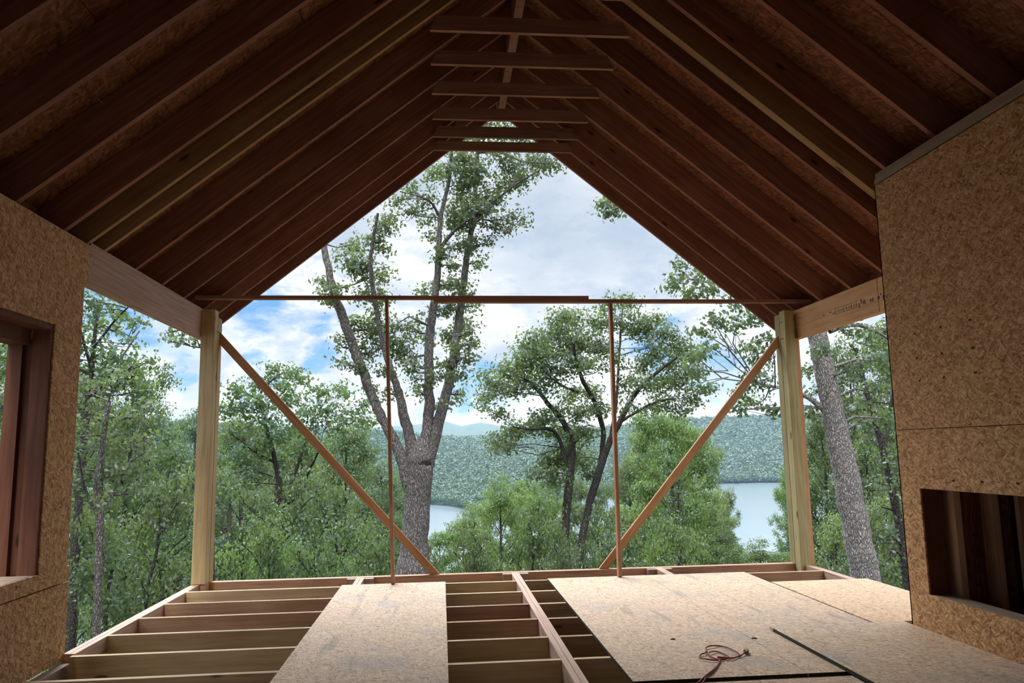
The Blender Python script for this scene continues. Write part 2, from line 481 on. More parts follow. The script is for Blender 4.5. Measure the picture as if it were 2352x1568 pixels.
# rough window opening in the left wall
wn = empty('window_1', (XL - 0.15, 4.3, 0.60), 'unglazed rough window opening in the left wall', 'window', kind='structure')
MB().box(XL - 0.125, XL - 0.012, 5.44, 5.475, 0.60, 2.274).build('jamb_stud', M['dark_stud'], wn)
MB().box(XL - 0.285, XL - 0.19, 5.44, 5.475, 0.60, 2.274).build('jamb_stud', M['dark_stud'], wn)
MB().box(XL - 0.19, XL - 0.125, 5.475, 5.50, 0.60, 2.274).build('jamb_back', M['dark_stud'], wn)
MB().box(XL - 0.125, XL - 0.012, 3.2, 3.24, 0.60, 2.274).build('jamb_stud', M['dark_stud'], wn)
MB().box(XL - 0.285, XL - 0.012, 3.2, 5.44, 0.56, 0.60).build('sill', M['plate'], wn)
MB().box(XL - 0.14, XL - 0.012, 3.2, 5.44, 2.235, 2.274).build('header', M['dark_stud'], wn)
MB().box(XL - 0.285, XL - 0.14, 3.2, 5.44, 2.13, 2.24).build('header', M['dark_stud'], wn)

# right: the boxed-out chimney wall with the firebox niche
CX = 3.445
w = MB()
x0, x1 = CX, CX + 0.012
SEAM = 1.460
for (ya, yb, za, zb) in [(BACK, 5.56, -0.02 + 0.042, 0.295), (5.322, 5.56, 0.295, 1.036), (BACK, 2.9, 0.295, 1.036), (BACK, 5.56, 1.036, SEAM - 0.0025), (BACK, 5.56, SEAM + 0.002, 3.39)]:
    w.box(x0, x1, ya, yb, za, zb)
w.box(CX, 4.30, 5.548, 5.56, 0.022, 3.39)
tag(w.build('wall_right', M['osb_wall_r']), 'boxed-out strand board wall on the right with a firebox niche', 'wall', kind='structure')
tag(MB().box(CX + 0.004, CX + 0.16, BACK, 5.56, 3.402, 3.44).box(CX + 0.016, CX + 0.16, BACK, 5.56, 3.447, 3.49).build('trim_2', M['plate']),
    'double top plate on the right wall', 'trim', kind='structure')
wr = [o for o in scene.objects if o.name == 'wall_right'][0]
for (u, v) in [(2228, 734), (2160, 751), (2101, 765), (2234, 798), (2163, 811), (2106, 822), (2240, 855), (2168, 866), (2112, 874), (2190, 1103), (2256, 1106), (2338, 1110)]:
    d = pix(u, v); c = np.array([0, 0, EYE]) + d * ((CX - 0.0006) / d[0])
    MB().box(CX - 0.0008, CX - 0.0002, c[1] - 0.013, c[1] + 0.013, c[2] - 0.008, c[2] + 0.006).build('nail_dent', M['scrap'], wr)
w = MB().box(4.28, 4.31, BACK, 5.548, -0.3, 3.1)
tag(w.build('wall_right', M['osb_wall_r']), 'outer skin of the right wall', 'wall', kind='structure')
nk = empty('firebox_niche', (CX + 0.02, 4.2, 0.257), 'dark framed niche low in the right strand board wall', 'niche', kind='structure')
MB().box(CX + 0.012, CX + 0.15, 2.9, 5.30, 0.257, 0.295).build('sill', M['plate'], nk)
MB().box(CX + 0.012, CX + 0.15, 5.322, 5.36, 0.30, 1.30).build('stud', M['dark_stud'], nk)
MB().box(CX + 0.012, CX + 0.15, 2.9, 5.32, 1.036, 1.16).build('header', M['dark_stud'], nk)
for yy in (5.24, 4.84, 4.46, 4.38, 4.0, 3.6):
    MB().box(4.13, 4.27, yy, yy + 0.042, 0.052, 1.198).build('stud', M['niche_stud'], nk)
for xx in (3.66, 3.95):
    MB().box(xx, xx + 0.05, 5.27, 5.395, 0.052, 1.198).build('stud', M['niche_stud'], nk)
MB().box(CX + 0.16, 4.27, 5.40, 5.44, 0.0, 1.4).build('back_board', M['osb_roof'], nk)
MB().box(CX + 0.16, 4.27, 2.9, 5.40, 1.20, 1.22).build('top_board', M['osb_roof'], nk)
MB().box(CX + 0.16, 4.27, 2.9, 5.40, 0.03, 0.05).build('bottom_board', M['osb_roof'], nk)

# back wall and gable; unseen opening added to let in fill daylight
tag(MB().box(XL - 0.3, -0.4, BACK - 0.1, BACK, -0.3, 6.0).box(1.5, 4.31, BACK - 0.1, BACK, -0.3, 6.0).box(-0.4, 1.5, BACK - 0.1, BACK, 2.15, 6.0).build('wall_back', M['osb_end']), 'wall behind', 'wall', kind='structure')

# roof sheathing: boards with seams across the rafters
for side in (-1, 1):
    w = MB()
    Y0, Y1 = BACK, 9.66
    seams = [BACK, -1.2, 1.22, 3.66, 4.62, 6.10, 7.32, 8.54, Y1]
    # strips running up the slope, each about 1.2 m wide, 3 mm apart
    xe = XL - 0.24 if side < 0 else XR + 0.24
    L = abs(XC - xe)
    k = 0; a = 0.0
    while a < L - 0.01:
        b = min(a + 0.93, L)
        xa = xe - side * a; xb = xe - side * (b - (0.005 if b < L else 0.0))
        za = (zl(xa) if side < 0 else zr(xa)) + RD; zb = (zl(xb) if side < 0 else zr(xb)) + RD
        for j in range(len(seams) - 1):
            ya, yb = seams[j], seams[j + 1] - (0.004 if j < len(seams) - 2 else 0)
            p = [(xa, ya, za), (xb, ya, zb), (xb, yb, zb), (xa, yb, za)]
            q = [(c[0], c[1], c[2] + 0.016) for c in p]
            if side > 0:
                p = p[::-1]; q = q[::-1]
            w.hexa(p + q)
        a = b; k += 1
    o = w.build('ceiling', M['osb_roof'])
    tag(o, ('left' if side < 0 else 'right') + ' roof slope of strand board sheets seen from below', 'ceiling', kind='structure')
    u = MB()
    xa, xb = xe, XC
    za = (zl(xa) if side < 0 else zr(xa)) + RD + 0.018; zb = (zl(xb) if side < 0 else zr(xb)) + RD + 0.018
    p = [(xa, Y0, za), (xb, Y0, zb), (xb, Y1, zb), (xa, Y1, za)]
    q = [(c[0], c[1], c[2] + 0.01) for c in p]
    if side > 0:
        p = p[::-1]; q = q[::-1]
    u.hexa(p + q)
    tag(u.build('ceiling', M['shingle']), ('left' if side < 0 else 'right') + ' roof underlay', 'ceiling', kind='structure')

tag(MB().box(XL - 0.24, XL - 0.205, BACK, 9.6, zl(XL - 0.2), zl(XL - 0.2) + 0.29).build('trim_3', M['rafter_left']), 'sub-fascia closing the left eave', 'trim', kind='structure')
tag(MB().box(XR + 0.205, XR + 0.24, BACK, 9.6, zr(XR + 0.2), zr(XR + 0.2) + 0.29).build('trim_4', M['rafter_right']), 'sub-fascia closing the right eave', 'trim', kind='structure')

# basement under the open joists
tag(MB().box(-2.9, 4.5, BACK, 9.0, -3.05, -2.9).build('floor', M['concrete']), 'concrete slab below the joists', 'floor', kind='structure')
w = MB().box(-2.72, -2.58, BACK, 8.9, -2.9, -0.262).box(4.13, 4.27, BACK, 8.9, -2.9, -0.262).box(-2.58, 4.13, 8.76, 8.9, -2.9, -0.262).box(-2.58, 4.13, BACK, BACK + 0.15, -2.9, -0.262)
tag(w.build('wall_basement', M['concrete']), 'foundation wall below the deck', 'wall', kind='structure')

# ---------------------------------------------------------------- rafters, ridge, collar ties
RY = [-3.1, -2.46, -1.83, -1.19, -0.56, 0.08, 0.71, 1.35, 1.98, 2.42, 3.05, 3.69, 4.32, 4.94, 5.565, 5.925, 6.185, 6.81, 7.45, 8.09, 8.735, 9.17, 9.575]
RN = len(RY)
ridge = MB().box(XC - 0.045, XC + 0.045, BACK, 9.55, zl(XC) - 0.06, zl(XC) + RD - 0.05)
tag(ridge.build('ridge_beam', M['tie'], bevel=0.003), 'brown ridge beam running along the roof peak above the collar ties', 'beam')
for i, y in enumerate(RY):
    nfront = RN - i                      # counted from the open gable end
    for side in (-1, 1):
        t = TH
        if side > 0 and abs(y - 5.925) < 0.01:
            t = 0.085
        xe = XL - 0.20 if side < 0 else XR + 0.20
        xr = XC + side * 0.047
        fz = zl if side < 0 else zr
        if side > 0 and y < 5.5:
            # these rest on the chimney wall plate: notched seat
            xe = 4.26
        p = [(xe, fz(xe)), (xr, fz(xr)), (xr, fz(xr) + RD - 0.004), (xe, fz(xe) + RD - 0.004)]
        ya, yb = y - t / 2, y + t / 2
        if side < 0:
            pts = [(p[0][0], ya, p[0][1]), (p[1][0], ya, p[1][1]), (p[1][0], yb, p[1][1]), (p[0][0], yb, p[0][1]),
                   (p[3][0], ya, p[3][1]), (p[2][0], ya, p[2][1]), (p[2][0], yb, p[2][1]), (p[3][0], yb, p[3][1])]
        else:
            pts = [(p[1][0], ya, p[1][1]), (p[0][0], ya, p[0][1]), (p[0][0], yb, p[0][1]), (p[1][0], yb, p[1][1]),
                   (p[2][0], ya, p[2][1]), (p[3][0], ya, p[3][1]), (p[3][0], yb, p[3][1]), (p[2][0], yb, p[2][1])]
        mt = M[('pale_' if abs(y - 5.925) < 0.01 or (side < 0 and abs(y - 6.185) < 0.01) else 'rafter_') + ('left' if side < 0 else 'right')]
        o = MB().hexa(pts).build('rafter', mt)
        sd = 'left' if side < 0 else 'right'
        if nfront == 1:
            lab = 'outermost %s rafter edging the open gable against the sky' % sd
        elif t > 0.08:
            lab = 'doubled pale rafter of the right slope, widest strip near the wall end'
        elif y < 2.9:
            lab = '%s %s rafter counted back from the one above the viewpoint' % (ORD[nfront - 12 if nfront - 12 < 12 else 11], sd)
        else:
            lab = '%s rafter of the %s roof slope, counted inward from the gable edge' % (ORD[nfront - 1] if nfront <= 12 else 'nearest', sd)
        tag(o, lab, 'rafter', 'rafters of the %s slope' % sd)

TIES = [(4.32, 5.0), (4.94, 5.0), (5.565, 4.89), (6.185, 4.93), (6.81, 4.955), (7.45, 4.975), (8.09, 4.99), (8.735, 5.06), (9.17, 5.07)]
tn = 0
for (y, zb) in TIES[2:]:
    yb = y - TH / 2 - 0.001; ya = yb - 0.04
    xa, xb = -0.08, 1.66
    if abs(y - 5.565) < 0.01:
        xa, xb = -0.06, 1.50
    ht = 0.12 if y > 9 else 0.135
    cut = ht / SL
    pts = [(xa, ya, zb), (xb, ya, zb), (xb, yb, zb), (xa, yb, zb), (xa + cut * 0.35, ya, zb + ht), (xb - cut * 0.35, ya, zb + ht), (xb - cut * 0.35, yb, zb + ht), (xa + cut * 0.35, yb, zb + ht)]
    o = MB().hexa(pts).build('collar_tie', M['tie'])
    n = len(TIES) - 2 - tn
    lab = 'collar tie nearest the open gable, sky showing above it' if n == 1 else ('collar tie cut by the top edge of the photo' if tn == 0 else '%s horizontal collar tie under the ridge, counted from the open gable' % ORD[n - 1])
    tag(o, lab, 'collar tie', 'collar ties under the ridge')
    tn += 1

# ---------------------------------------------------------------- side beams, posts
o = MB().box(XL - 0.09, XL - 0.002, 5.93, 8.93, 2.661, 2.985).build('header_beam', M['beam_l'], bevel=0.004)
tag(o, 'grey-pink weathered laminated beam carrying the left rafters between wall and post', 'beam')
b = MB().box(XR + 0.002, XR + 0.09, 5.562, 8.93, 2.624, 2.965)
o = b.build('header_beam', M['beam_r'], bevel=0.004)
tag(o, 'orange-tan wooden beam with ink stamp between right wall and post', 'beam')
rng = random.Random(5)
s = MB()
yy = 8.05
xs = XR + 0.0012
while yy > 5.9:                      # a smeared, unreadable mill stamp
    ln = rng.uniform(0.02, 0.05)
    if yy > 7.8 or yy < 7.35:
        z = 2.775 + rng.uniform(-0.02, 0.02)
        hgt = rng.uniform(0.02, 0.05) if yy < 7.35 else 0.012
        if rng.random() < 0.8:
            s.box(xs, xs + 0.0006, yy - ln, yy, z - hgt / 2, z + hgt / 2)
    else:
        s.box(xs, xs + 0.0006, yy - ln, yy, 2.805, 2.812)
        s.box(xs, xs + 0.0006, yy - ln, yy, 2.745, 2.752)
        s.box(xs, xs + 0.0006, yy - ln * 0.5, yy, 2.76, 2.79)
    yy -= ln + 0.015
s.build('ink_stamp', M['ink'], o)
MB().box(XR + 0.0008, XR + 0.0022, 6.95, 6.956, 2.63, 2.96).build('board_joint', M['scrap'], o)
for k, yy in enumerate((6.2, 6.9, 7.6, 8.3)):
    pass

p = empty('corner_post', (-2.575, 8.79, 0.0), 'tall tan corner post at the left front of the deck', 'post')
MB().box(XL, -2.503, 8.65, 8.785, 0.002, 2.97).build('front_ply', M['post'], p, bevel=0.004)
MB().box(XL + 0.003, -2.500, 8.787, 8.925, 0.002, 2.90).build('rear_ply', M['post'], p, bevel=0.004)
MB().box(-2.4995, -2.4985, 8.70, 8.90, 2.73, 2.738).build('saw_mark', M['scrap'], p)
p = empty('corner_post', (4.15, 8.79, -0.22), 'tall olive corner post at the right front with a reddish trimmer', 'post')
MB().box(4.087, 4.205, 8.65, 8.785, -0.22, 2.96).build('front_ply', M['post_r'], p, bevel=0.004)
MB().box(4.085, 4.208, 8.787, 8.92, -0.22, 2.93).build('rear_ply', M['post_r'], p, bevel=0.004)
tr_ = MB().box(4.207, 4.255, 8.66, 8.78, 0.0, 2.62).build('trimmer', M['brace'], p)
tag(tr_, 'reddish trimmer stud')
for z in (2.62, 2.82):
    MB().box(4.0865, 4.0868, 8.70, 8.90, z, z + 0.008).build('pencil_mark', M['scrap'], p)

# ---------------------------------------------------------------- deck framing
JD = 0.24
tag(MB().box(XL, XL + 0.043, 5.87, 8.93, -JD, 0).box(XL + 0.044, XL + 0.085, 5.87, 8.93, -JD, -0.001).build('rim_board', M['rim'], bevel=0.002),
    'long doubled rim board along the left edge of the deck', 'rim board')
tag(MB().box(XL, XL + 0.07, BACK + 0.3, 5.865, -JD, -0.055).build('rim_board', M['plate'], bevel=0.002), 'pale short rim board below the left wall', 'rim board')
tag(MB().box(-2.497, 4.083, 8.80, 8.89, -JD, 0).build('rim_board', M['rim_x'], bevel=0.002), 'reddish rim board along the far front edge of the deck', 'rim board')
tag(MB().box(4.13, 4.215, 5.58, 8.645, -JD, 0).build('rim_board', M['rim'], bevel=0.002), 'rim board along the right edge of the deck', 'rim board')
tag(MB().box(XL + 0.087, -2.499, 8.66, 8.92, -JD, 0).build('block', M['stud']), 'reddish block under the foot of the left post', 'block')
BE = [(-0.93, -0.845), (0.775, 0.86), (2.42, 2.505)]
labs = ['flush beam end showing beyond the left floor panel', 'long laminated floor beam running to the viewer between the panels', 'flush beam end showing beyond the large right panels']
for (a, b), lb in zip(BE, labs):
    m = MB()
    m.box(a, a + (b - a) / 2 - 0.001, BACK + 0.3, 8.795, -JD, 0).box(a + (b - a) / 2 + 0.001, b, BACK + 0.3, 8.795, -JD, 0)
    tag(m.build('floor_beam', M['rim'], bevel=0.002), lb, 'beam', 'flush floor beams')
    for q, (c, d) in enumerate(((a - 0.10, a - 0.002), (b + 0.002, b + 0.10))):
        tag(MB().box(c, d, 8.715, 8.795, -JD, -0.004).build('block', M['plate']), 'short block %s of the %s beam end at the far rim' % (('left', 'right')[q], ('left', 'middle', 'right')[BE.index((a, b))]), 'block', 'blocks at the far rim')
bays = [(XL + 0.087, -0.932, 'left bay'), (-0.843, 0.773, 'middle bay'), (0.862, 2.418, 'bay right of the long beam'), (2.507, 4.128, 'far right bay')]
for bi, (a, b, bn) in enumerate(bays):
    for k in range(0, 8):
        yf = 8.22 - k * 0.6096
        mt = M['joist']
        if (k * 7 + bi * 3) % 5 in (2, 4):
            mt = M['joist_red']
        o = MB().box(a, b, yf, yf + TH, -JD + 0.004, 0.0).build('joist', mt, bevel=0.0015)
        tag(o, '%s joist from the far rim in the %s' % (ORD[k], bn), 'joist', 'floor joists of the ' + bn)

# floor panels
def panel(x0, x1, y0, y1, z0, label, mat='osb_floor', th=0.019, warp=None):
    m = MB().box(x0, x1, y0, y1, z0, z0 + th)
    if warp:
        m.v = [(x, y, z + warp(x, y)) for x, y, z in m.v]
    o = m.build('floor_panel', M[mat])
    tag(o, label, 'floor panel')
    return o


panel(-1.02, 0.037, 4.72, 8.23, 0.0005, 'long strand board panel on the joists left of the open middle bay')
panel(-1.02, 0.037, BACK + 0.4, 4.715, 0.0005, 'near end of the left strand board walkway', 'osb_floor')
pcord = panel(1.105, 2.161, 4.585, 8.21, 0.0005, 'strand board panel with the coiled cord on it')
pwide = panel(2.165, 3.236, 4.585, 8.21, 0.0005, 'wide strand board panel right of the cord, seam on its left')
panel(3.262, 4.262, 5.765, 7.58, 0.0005, 'clean bright strand board panel at the right edge by the post', 'osb_floor_clean')
lap = panel(2.40, 3.44, BACK + 0.4, 5.66, 0.020, 'strand board panel lapped over its neighbour beside the right wall', 'osb_floor', 0.024)
panel(0.04, 1.20, BACK + 0.4, 4.50, 0.0005, 'strand board panel edge at the bottom of the photo beside the long beam')
panel(1.205, 2.39, BACK + 0.4, 4.50, 0.0005, 'strand board panel below the dark gap at the bottom right')
panel(-2.56, -1.025, BACK + 0.4, 3.55, 0.0005, 'strand board panel below the left window')

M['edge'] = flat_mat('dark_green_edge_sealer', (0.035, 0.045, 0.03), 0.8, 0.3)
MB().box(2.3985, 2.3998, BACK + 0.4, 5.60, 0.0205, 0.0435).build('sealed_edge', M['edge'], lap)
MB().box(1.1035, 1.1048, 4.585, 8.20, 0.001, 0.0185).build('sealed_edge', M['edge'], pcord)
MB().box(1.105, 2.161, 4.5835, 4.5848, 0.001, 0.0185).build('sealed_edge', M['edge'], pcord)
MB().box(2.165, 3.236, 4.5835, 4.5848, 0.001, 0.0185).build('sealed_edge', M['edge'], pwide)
# ---------------------------------------------------------------- temporary framing in the gable opening
def oboard(name, p0, p1, wdir, wide, tdir, thick, mat, label, cat):
    p0 = np.array(p0, float); p1 = np.array(p1, float)
    wv = np.array(wdir, float); tv = np.array(tdir, float)
    ax = (p1 - p0) / np.linalg.norm(p1 - p0)
    wv = wv - ax * wv.dot(ax); wv = wv / np.linalg.norm(wv) * wide / 2
    tv = tv - ax * tv.dot(ax) - wv * tv.dot(wv) / wv.dot(wv); tv = tv / np.linalg.norm(tv) * thick / 2
    q = [p0 - wv - tv, p0 + wv - tv, p0 + wv + tv, p0 - wv + tv, p1 - wv - tv, p1 + wv - tv, p1 + wv + tv, p1 - wv + tv]
    nrm = np.cross(wv, tv).dot(ax)
    if nrm < 0:
        q = [q[3], q[2], q[1], q[0], q[7], q[6], q[5], q[4]]
    o = MB().hexa(q).build(name, mat, bevel=0.0015)
    return tag(o, label, cat)


oboard('crosspiece', (-2.72, 8.66, 3.104), (1.72, 8.66, 3.104), (0, 1, 0), 0.085, (0, 0, 1), 0.038, M['tie'], 'upper left length of the horizontal board spanning the gable opening', 'board')
oboard('crosspiece', (-0.08, 8.66, 3.065), (4.42, 8.66, 3.065), (0, 1, 0), 0.085, (0, 0, 1), 0.038, M['tie'], 'lower right length of the horizontal board spanning the gable opening', 'board')
def stud(bx, by, tx, ty, tz, lab):
    oboard('temporary_stud', (bx, by, 0.0205), (tx, ty, tz), (0, 1, 0), 0.085, (1, 0, 0), 0.036, M['stud'], lab, 'stud')
stud(-0.500, 8.195, -0.612, 8.63, 3.082, 'thin reddish upright stud standing on the left panel before the large oak')
stud(1.862, 8.16, 1.975, 8.63, 3.043, 'thin reddish upright stud standing on the right panel')
def brace(b0, b1, xt, zlo, zhi, mat, lab):
    """cut level on the rim, plumb against the post"""
    if xt < b0:
        q = [(b0, 0.0015), (b1, 0.0015), (xt, zhi), (xt, zlo)]
    else:
        q = [(b0, 0.0015), (b1, 0.0015), (xt, zlo), (xt, zhi)]
    ya, yb = 8.842, 8.880
    p = [(x, ya, z) for x, z in q][::-1] + [(x, yb, z) for x, z in q][::-1]
    o = MB().hexa(p).build('brace', mat)
    return tag(o, lab, 'brace')


brace(-0.132, -0.022, -2.4975, 2.605, 2.74, M['brace_left'], 'diagonal brace from the left post down to the far rim')
brace(1.783, 1.893, 4.0835, 2.545, 2.68, M['brace_right'], 'diagonal brace from the right post down to the far rim')

# ---------------------------------------------------------------- small things on the floor
def catmull(P, n=8):
    P = [np.array(p, float) for p in P]
    P = [2 * P[0] - P[1]] + P + [2 * P[-1] - P[-2]]
    out = []
    for i in range(1, len(P) - 2):
        for k in range(n):
            t = k / n
            out.append(0.5 * ((2 * P[i]) + (-P[i - 1] + P[i + 1]) * t + (2 * P[i - 1] - 5 * P[i] + 4 * P[i + 1] - P[i + 2]) * t * t + (-P[i - 1] + 3 * P[i] - 3 * P[i + 1] + P[i + 2]) * t ** 3))
    out.append(P[-2])
    return out


def fl(zx, zy, z):
    d = pix(1540 + zx / 7.84, 1420 + zy / 7.84)
    return np.array([0, 0, EYE]) + d * ((z - EYE) / d[2])


path = [(470, 1180), (620, 1040), (760, 930), (850, 840), (885, 770), (860, 735), (760, 700), (685, 650), (720, 600), (850, 595), (980, 645), (1050, 690), (980, 735), (800, 748),
        (640, 728), (525, 690), (560, 640), (620, 620), (645, 570), (640, 525), (730, 490), (880, 492), (1020, 520), (1150, 580), (1240, 645), (1180, 695), (1060, 715), (900, 715), (850, 690),
        (980, 700), (1120, 705), (1250, 672), (1330, 615), (1345, 590)]
zs = [0.026 + 0.004 * (i % 3) for i in range(len(path))]
cd = empty('power_cord', tuple(fl(900, 700, 0.0195)), 'thin red-brown cord lying coiled on the strand board floor', 'cord')
MB().tube(catmull([fl(a[0], a[1], zz) for a, zz in zip(path, zs)], 6), 0.0045, 7).build('cable', M['cord'], cd, smooth=True)
MB().tube(catmull([fl(a[0], a[1], 0.025) for a in [(560, 1180), (660, 1040), (760, 950), (840, 870), (870, 790), (900, 745)]], 6), 0.0042, 7).build('cable', M['cord'], cd, smooth=True)
pl = MB().tube([fl(1340, 600, 0.03), fl(1350, 575, 0.032), fl(1375, 570, 0.034), fl(1380, 620, 0.034)], [0.010, 0.014, 0.014, 0.009], 8)
pl.build('plug', M['brass'], cd, smooth=True)
def scrap(u, v, r, lab):
    d = pix(u, v); c = np.array([0, 0, EYE]) + d * ((0.0195 - EYE) / d[2])
    m = MB(); n = 7
    for zz, rr in ((0.0, 1.0), (0.006, 0.7)):
        for k in range(n):
            t = 2 * math.pi * k / n
            q = rr * r * (0.75 + 0.4 * ((k * 37) % 5) / 5)
            m.v.append((c[0] + q * math.cos(t) * 1.5, c[1] + q * math.sin(t), c[2] + zz))
    m.f = [tuple(range(n))[::-1], tuple(range(n, 2 * n))] + [(k, (k + 1) % n, n + (k + 1) % n, n + k) for k in range(n)]
    tag(m.build('wood_scrap', M['scrap']), lab, 'scrap')
scrap(1546, 1468, 0.016, 'small dark knot-like scrap on the panel left of the cord')
scrap(1733, 1466, 0.018, 'small dark splinter on the seam right of the cord')
tag(MB().tube([at(195, 196, 4.88), at(213, 215, 4.885), at(237, 238, 4.89)], 0.0012, 5).build('light_streak', M['light_streak']), 'thin white line standing for light through a gap by a left rafter', 'light_streak')  # white tube put in for a streak of light at a sheathing gap
#ENV
# ---------------------------------------------------------------- leaves, bark, terrain
G1 = leaf_mat('oak_leaves', (0.026, 0.052, 0.021), (0.058, 0.098, 0.042), (0.12, 0.17, 0.065))
G2 = leaf_mat('dark_leaves', (0.016, 0.042, 0.02), (0.038, 0.08, 0.036), (0.08, 0.14, 0.058))
G3 = leaf_mat('bright_leaves', (0.055, 0.105, 0.030), (0.105, 0.175, 0.05), (0.20, 0.275, 0.08))
G4 = leaf_mat('grey_green_leaves', (0.032, 0.065, 0.04), (0.062, 0.115, 0.07), (0.12, 0.19, 0.11))
G5 = leaf_mat('needles', (0.02, 0.05, 0.028), (0.04, 0.085, 0.05), (0.07, 0.13, 0.07), 0.25)
B1 = bark_mat('grey_oak_bark', (0.075, 0.065, 0.06), (0.34, 0.31, 0.29))
B2 = bark_mat('dark_bark', (0.035, 0.03, 0.028), (0.15, 0.135, 0.12))
B3 = bark_mat('pale_furrowed_bark', (0.12, 0.105, 0.095), (0.56, 0.52, 0.49), 1.2)

LAKE = -62.0


def ground(x, y):
    d = np.maximum(0.0, y - 9.5)
    z = -3.1 - 0.24 * d + 0.02 * np.abs(x) * np.clip(d / 40, 0, 1)
    z = z + 0.5 * np.sin(x * 0.21 + 1.3) * np.clip(d / 15, 0, 1) * np.cos(y * 0.13)
    return np.maximum(z, LAKE - 2.0)


def grid_mesh(name, P, mat, smooth=True):
    n, m = P.shape[:2]
    v = P.reshape(-1, 3)
    idx = np.arange(n * m).reshape(n, m)
    f = np.stack([idx[:-1, :-1], idx[1:, :-1], idx[1:, 1:], idx[:-1, 1:]], -1).reshape(-1, 4)
    me = bpy.data.meshes.new(name)
    me.vertices.add(len(v)); me.vertices.foreach_set('co', v.ravel().astype(np.float32))
    me.loops.add(f.size); me.loops.foreach_set('vertex_index', f.ravel().astype(np.int32))
    me.polygons.add(len(f)); me.polygons.foreach_set('loop_start', np.arange(0, f.size, 4, dtype=np.int32))
    me.polygons.foreach_set('loop_total', np.full(len(f), 4, np.int32))
    me.update(calc_edges=True); me.validate()
    if smooth:
        me.polygons.foreach_set('use_smooth', np.ones(len(f), bool))
    me.materials.append(mat)
    return me


def link(name, me, parent=None, loc=(0, 0, 0)):
    o = bpy.data.objects.new(name, me); scene.collection.objects.link(o)
    o.location = loc
    if parent is not None: o.parent = parent
    return o


ys = np.concatenate([np.linspace(-12, 60, 60), np.linspace(63, 300, 50)])
xs = np.linspace(-1, 1, 90)
P = np.zeros((len(ys), len(xs), 3))
for i, y in enumerate(ys):
    xx = xs * (60 + 1.2 * max(0, y))
    P[i, :, 0] = xx; P[i, :, 1] = y
    P[i, :, 2] = ground(xx, y)
gm = grid_mesh('ground', P[:, ::-1], M['soil'])
tag(link('ground', gm), 'leaf-littered hillside falling away to the lake', 'ground', kind='structure')

# lake
wm, g = new_mat('lake_water')
pos = g.node('ShaderNodeNewGeometry').outputs['Position']
rip = g.node('ShaderNodeTexNoise', {'Vector': g.node('ShaderNodeMapping', {0: pos, 3: (0.05, 0.35, 1)}).outputs[0], 'Scale': 1.0, 'Detail': 5}).outputs[0]
bmp = g.node('ShaderNodeBump', {'Height': rip, 'Strength': 0.25, 'Distance': 0.6}).outputs[0]
pr = g.node('ShaderNodeBsdfPrincipled', {'Base Color': (0.17, 0.22, 0.24, 1), 'Roughness': 0.16, 'IOR': 1.33, 'Normal': bmp})
g.node('ShaderNodeOutputMaterial', {0: pr.outputs[0]})
lk = mesh_from('lake', [(-1500, 240, LAKE), (1800, 240, LAKE), (1800, 1700, LAKE), (-1500, 1700, LAKE)], [(0, 1, 2, 3)])
o = finish_obj('lake', lk, wm)
tag(o, 'calm grey-blue lake between the wooded shores', 'lake')

# far hills: ridge heights taken from the skyline, shore distances from the water line
def az(u):
    d = pix(u, 1035); return math.atan2(d[0], d[1])


def zray(u, v, r):
    d = pix(u, v); return EYE + d[2] * r / math.hypot(d[0], d[1])


def hill(name, us, vs, shore, ridge, label, jit, seed, back=1.3, nr=50):
    rs = np.random.RandomState(seed)
    A = np.linspace(az(us[0]), az(us[-1]), 160)
    azs = np.array([az(u) for u in us])
    shv = np.interp(A, azs, shore); rg = np.interp(A, azs, ridge)
    zt = np.interp(A, azs, [zray(u, v, r) for u, v, r in zip(us, vs, ridge)])
    ph = rs.rand(8) * 6.3
    P = np.zeros((nr, 160, 3))
    for i in range(nr):
        t = i / (nr - 1) * back
        r = shv + (rg - shv) * t
        k = np.where(t < 1, (np.clip(t, 0, 1) ** 1.15), 1 - (t - 1) * 1.2)
        w = sum(np.sin(A * f * 9 + ph[j] + t * 3.1 * ((j % 3) - 1)) / f for j, f in enumerate((3, 5, 9, 14)))
        z = LAKE + 0.5 + (zt - 6 - LAKE) * k + jit * w * math.sin(min(t, 1) * math.pi)
        P[i, :, 0] = np.sin(A) * r; P[i, :, 1] = np.cos(A) * r; P[i, :, 2] = z
    me = grid_mesh(name, P[:, ::-1], M['hillsoil'])
    tag(link(name, me), label, 'hill', kind='structure')
    return P


M['hillsoil'] = flat_mat('hill_ground', (0.045, 0.075, 0.035), 1.0, 0.4, 0.02)
hP = []
hP.append(hill('hill', [-500, 0, 300, 600, 850, 960, 1040, 1110, 1180, 1260, 1400, 1560, 1740, 1900, 2150, 2700], [940, 950, 965, 985, 992, 1002, 1008, 1010, 1000, 992, 985, 966, 958, 958, 955, 930],
               [330, 330, 330, 360, 420, 950, 900, 760, 800, 900, 1100, 1300, 1380, 1350, 1200, 800], [1500, 1500, 1400, 1300, 1400, 1700, 1800, 1700, 1700, 1800, 1900, 2100, 2200, 2200, 2000, 1800],
               'wooded hills beyond the lake', 9, 3))
hill('hill', [300, 800, 900, 960, 1015, 1060, 1105, 1150, 1300, 1600, 2300], [990, 985, 975, 972, 962, 975, 967, 975, 985, 985, 985], [2400] * 11, [5200] * 11, 'pale blue distant mountain ridge', 10, 9)


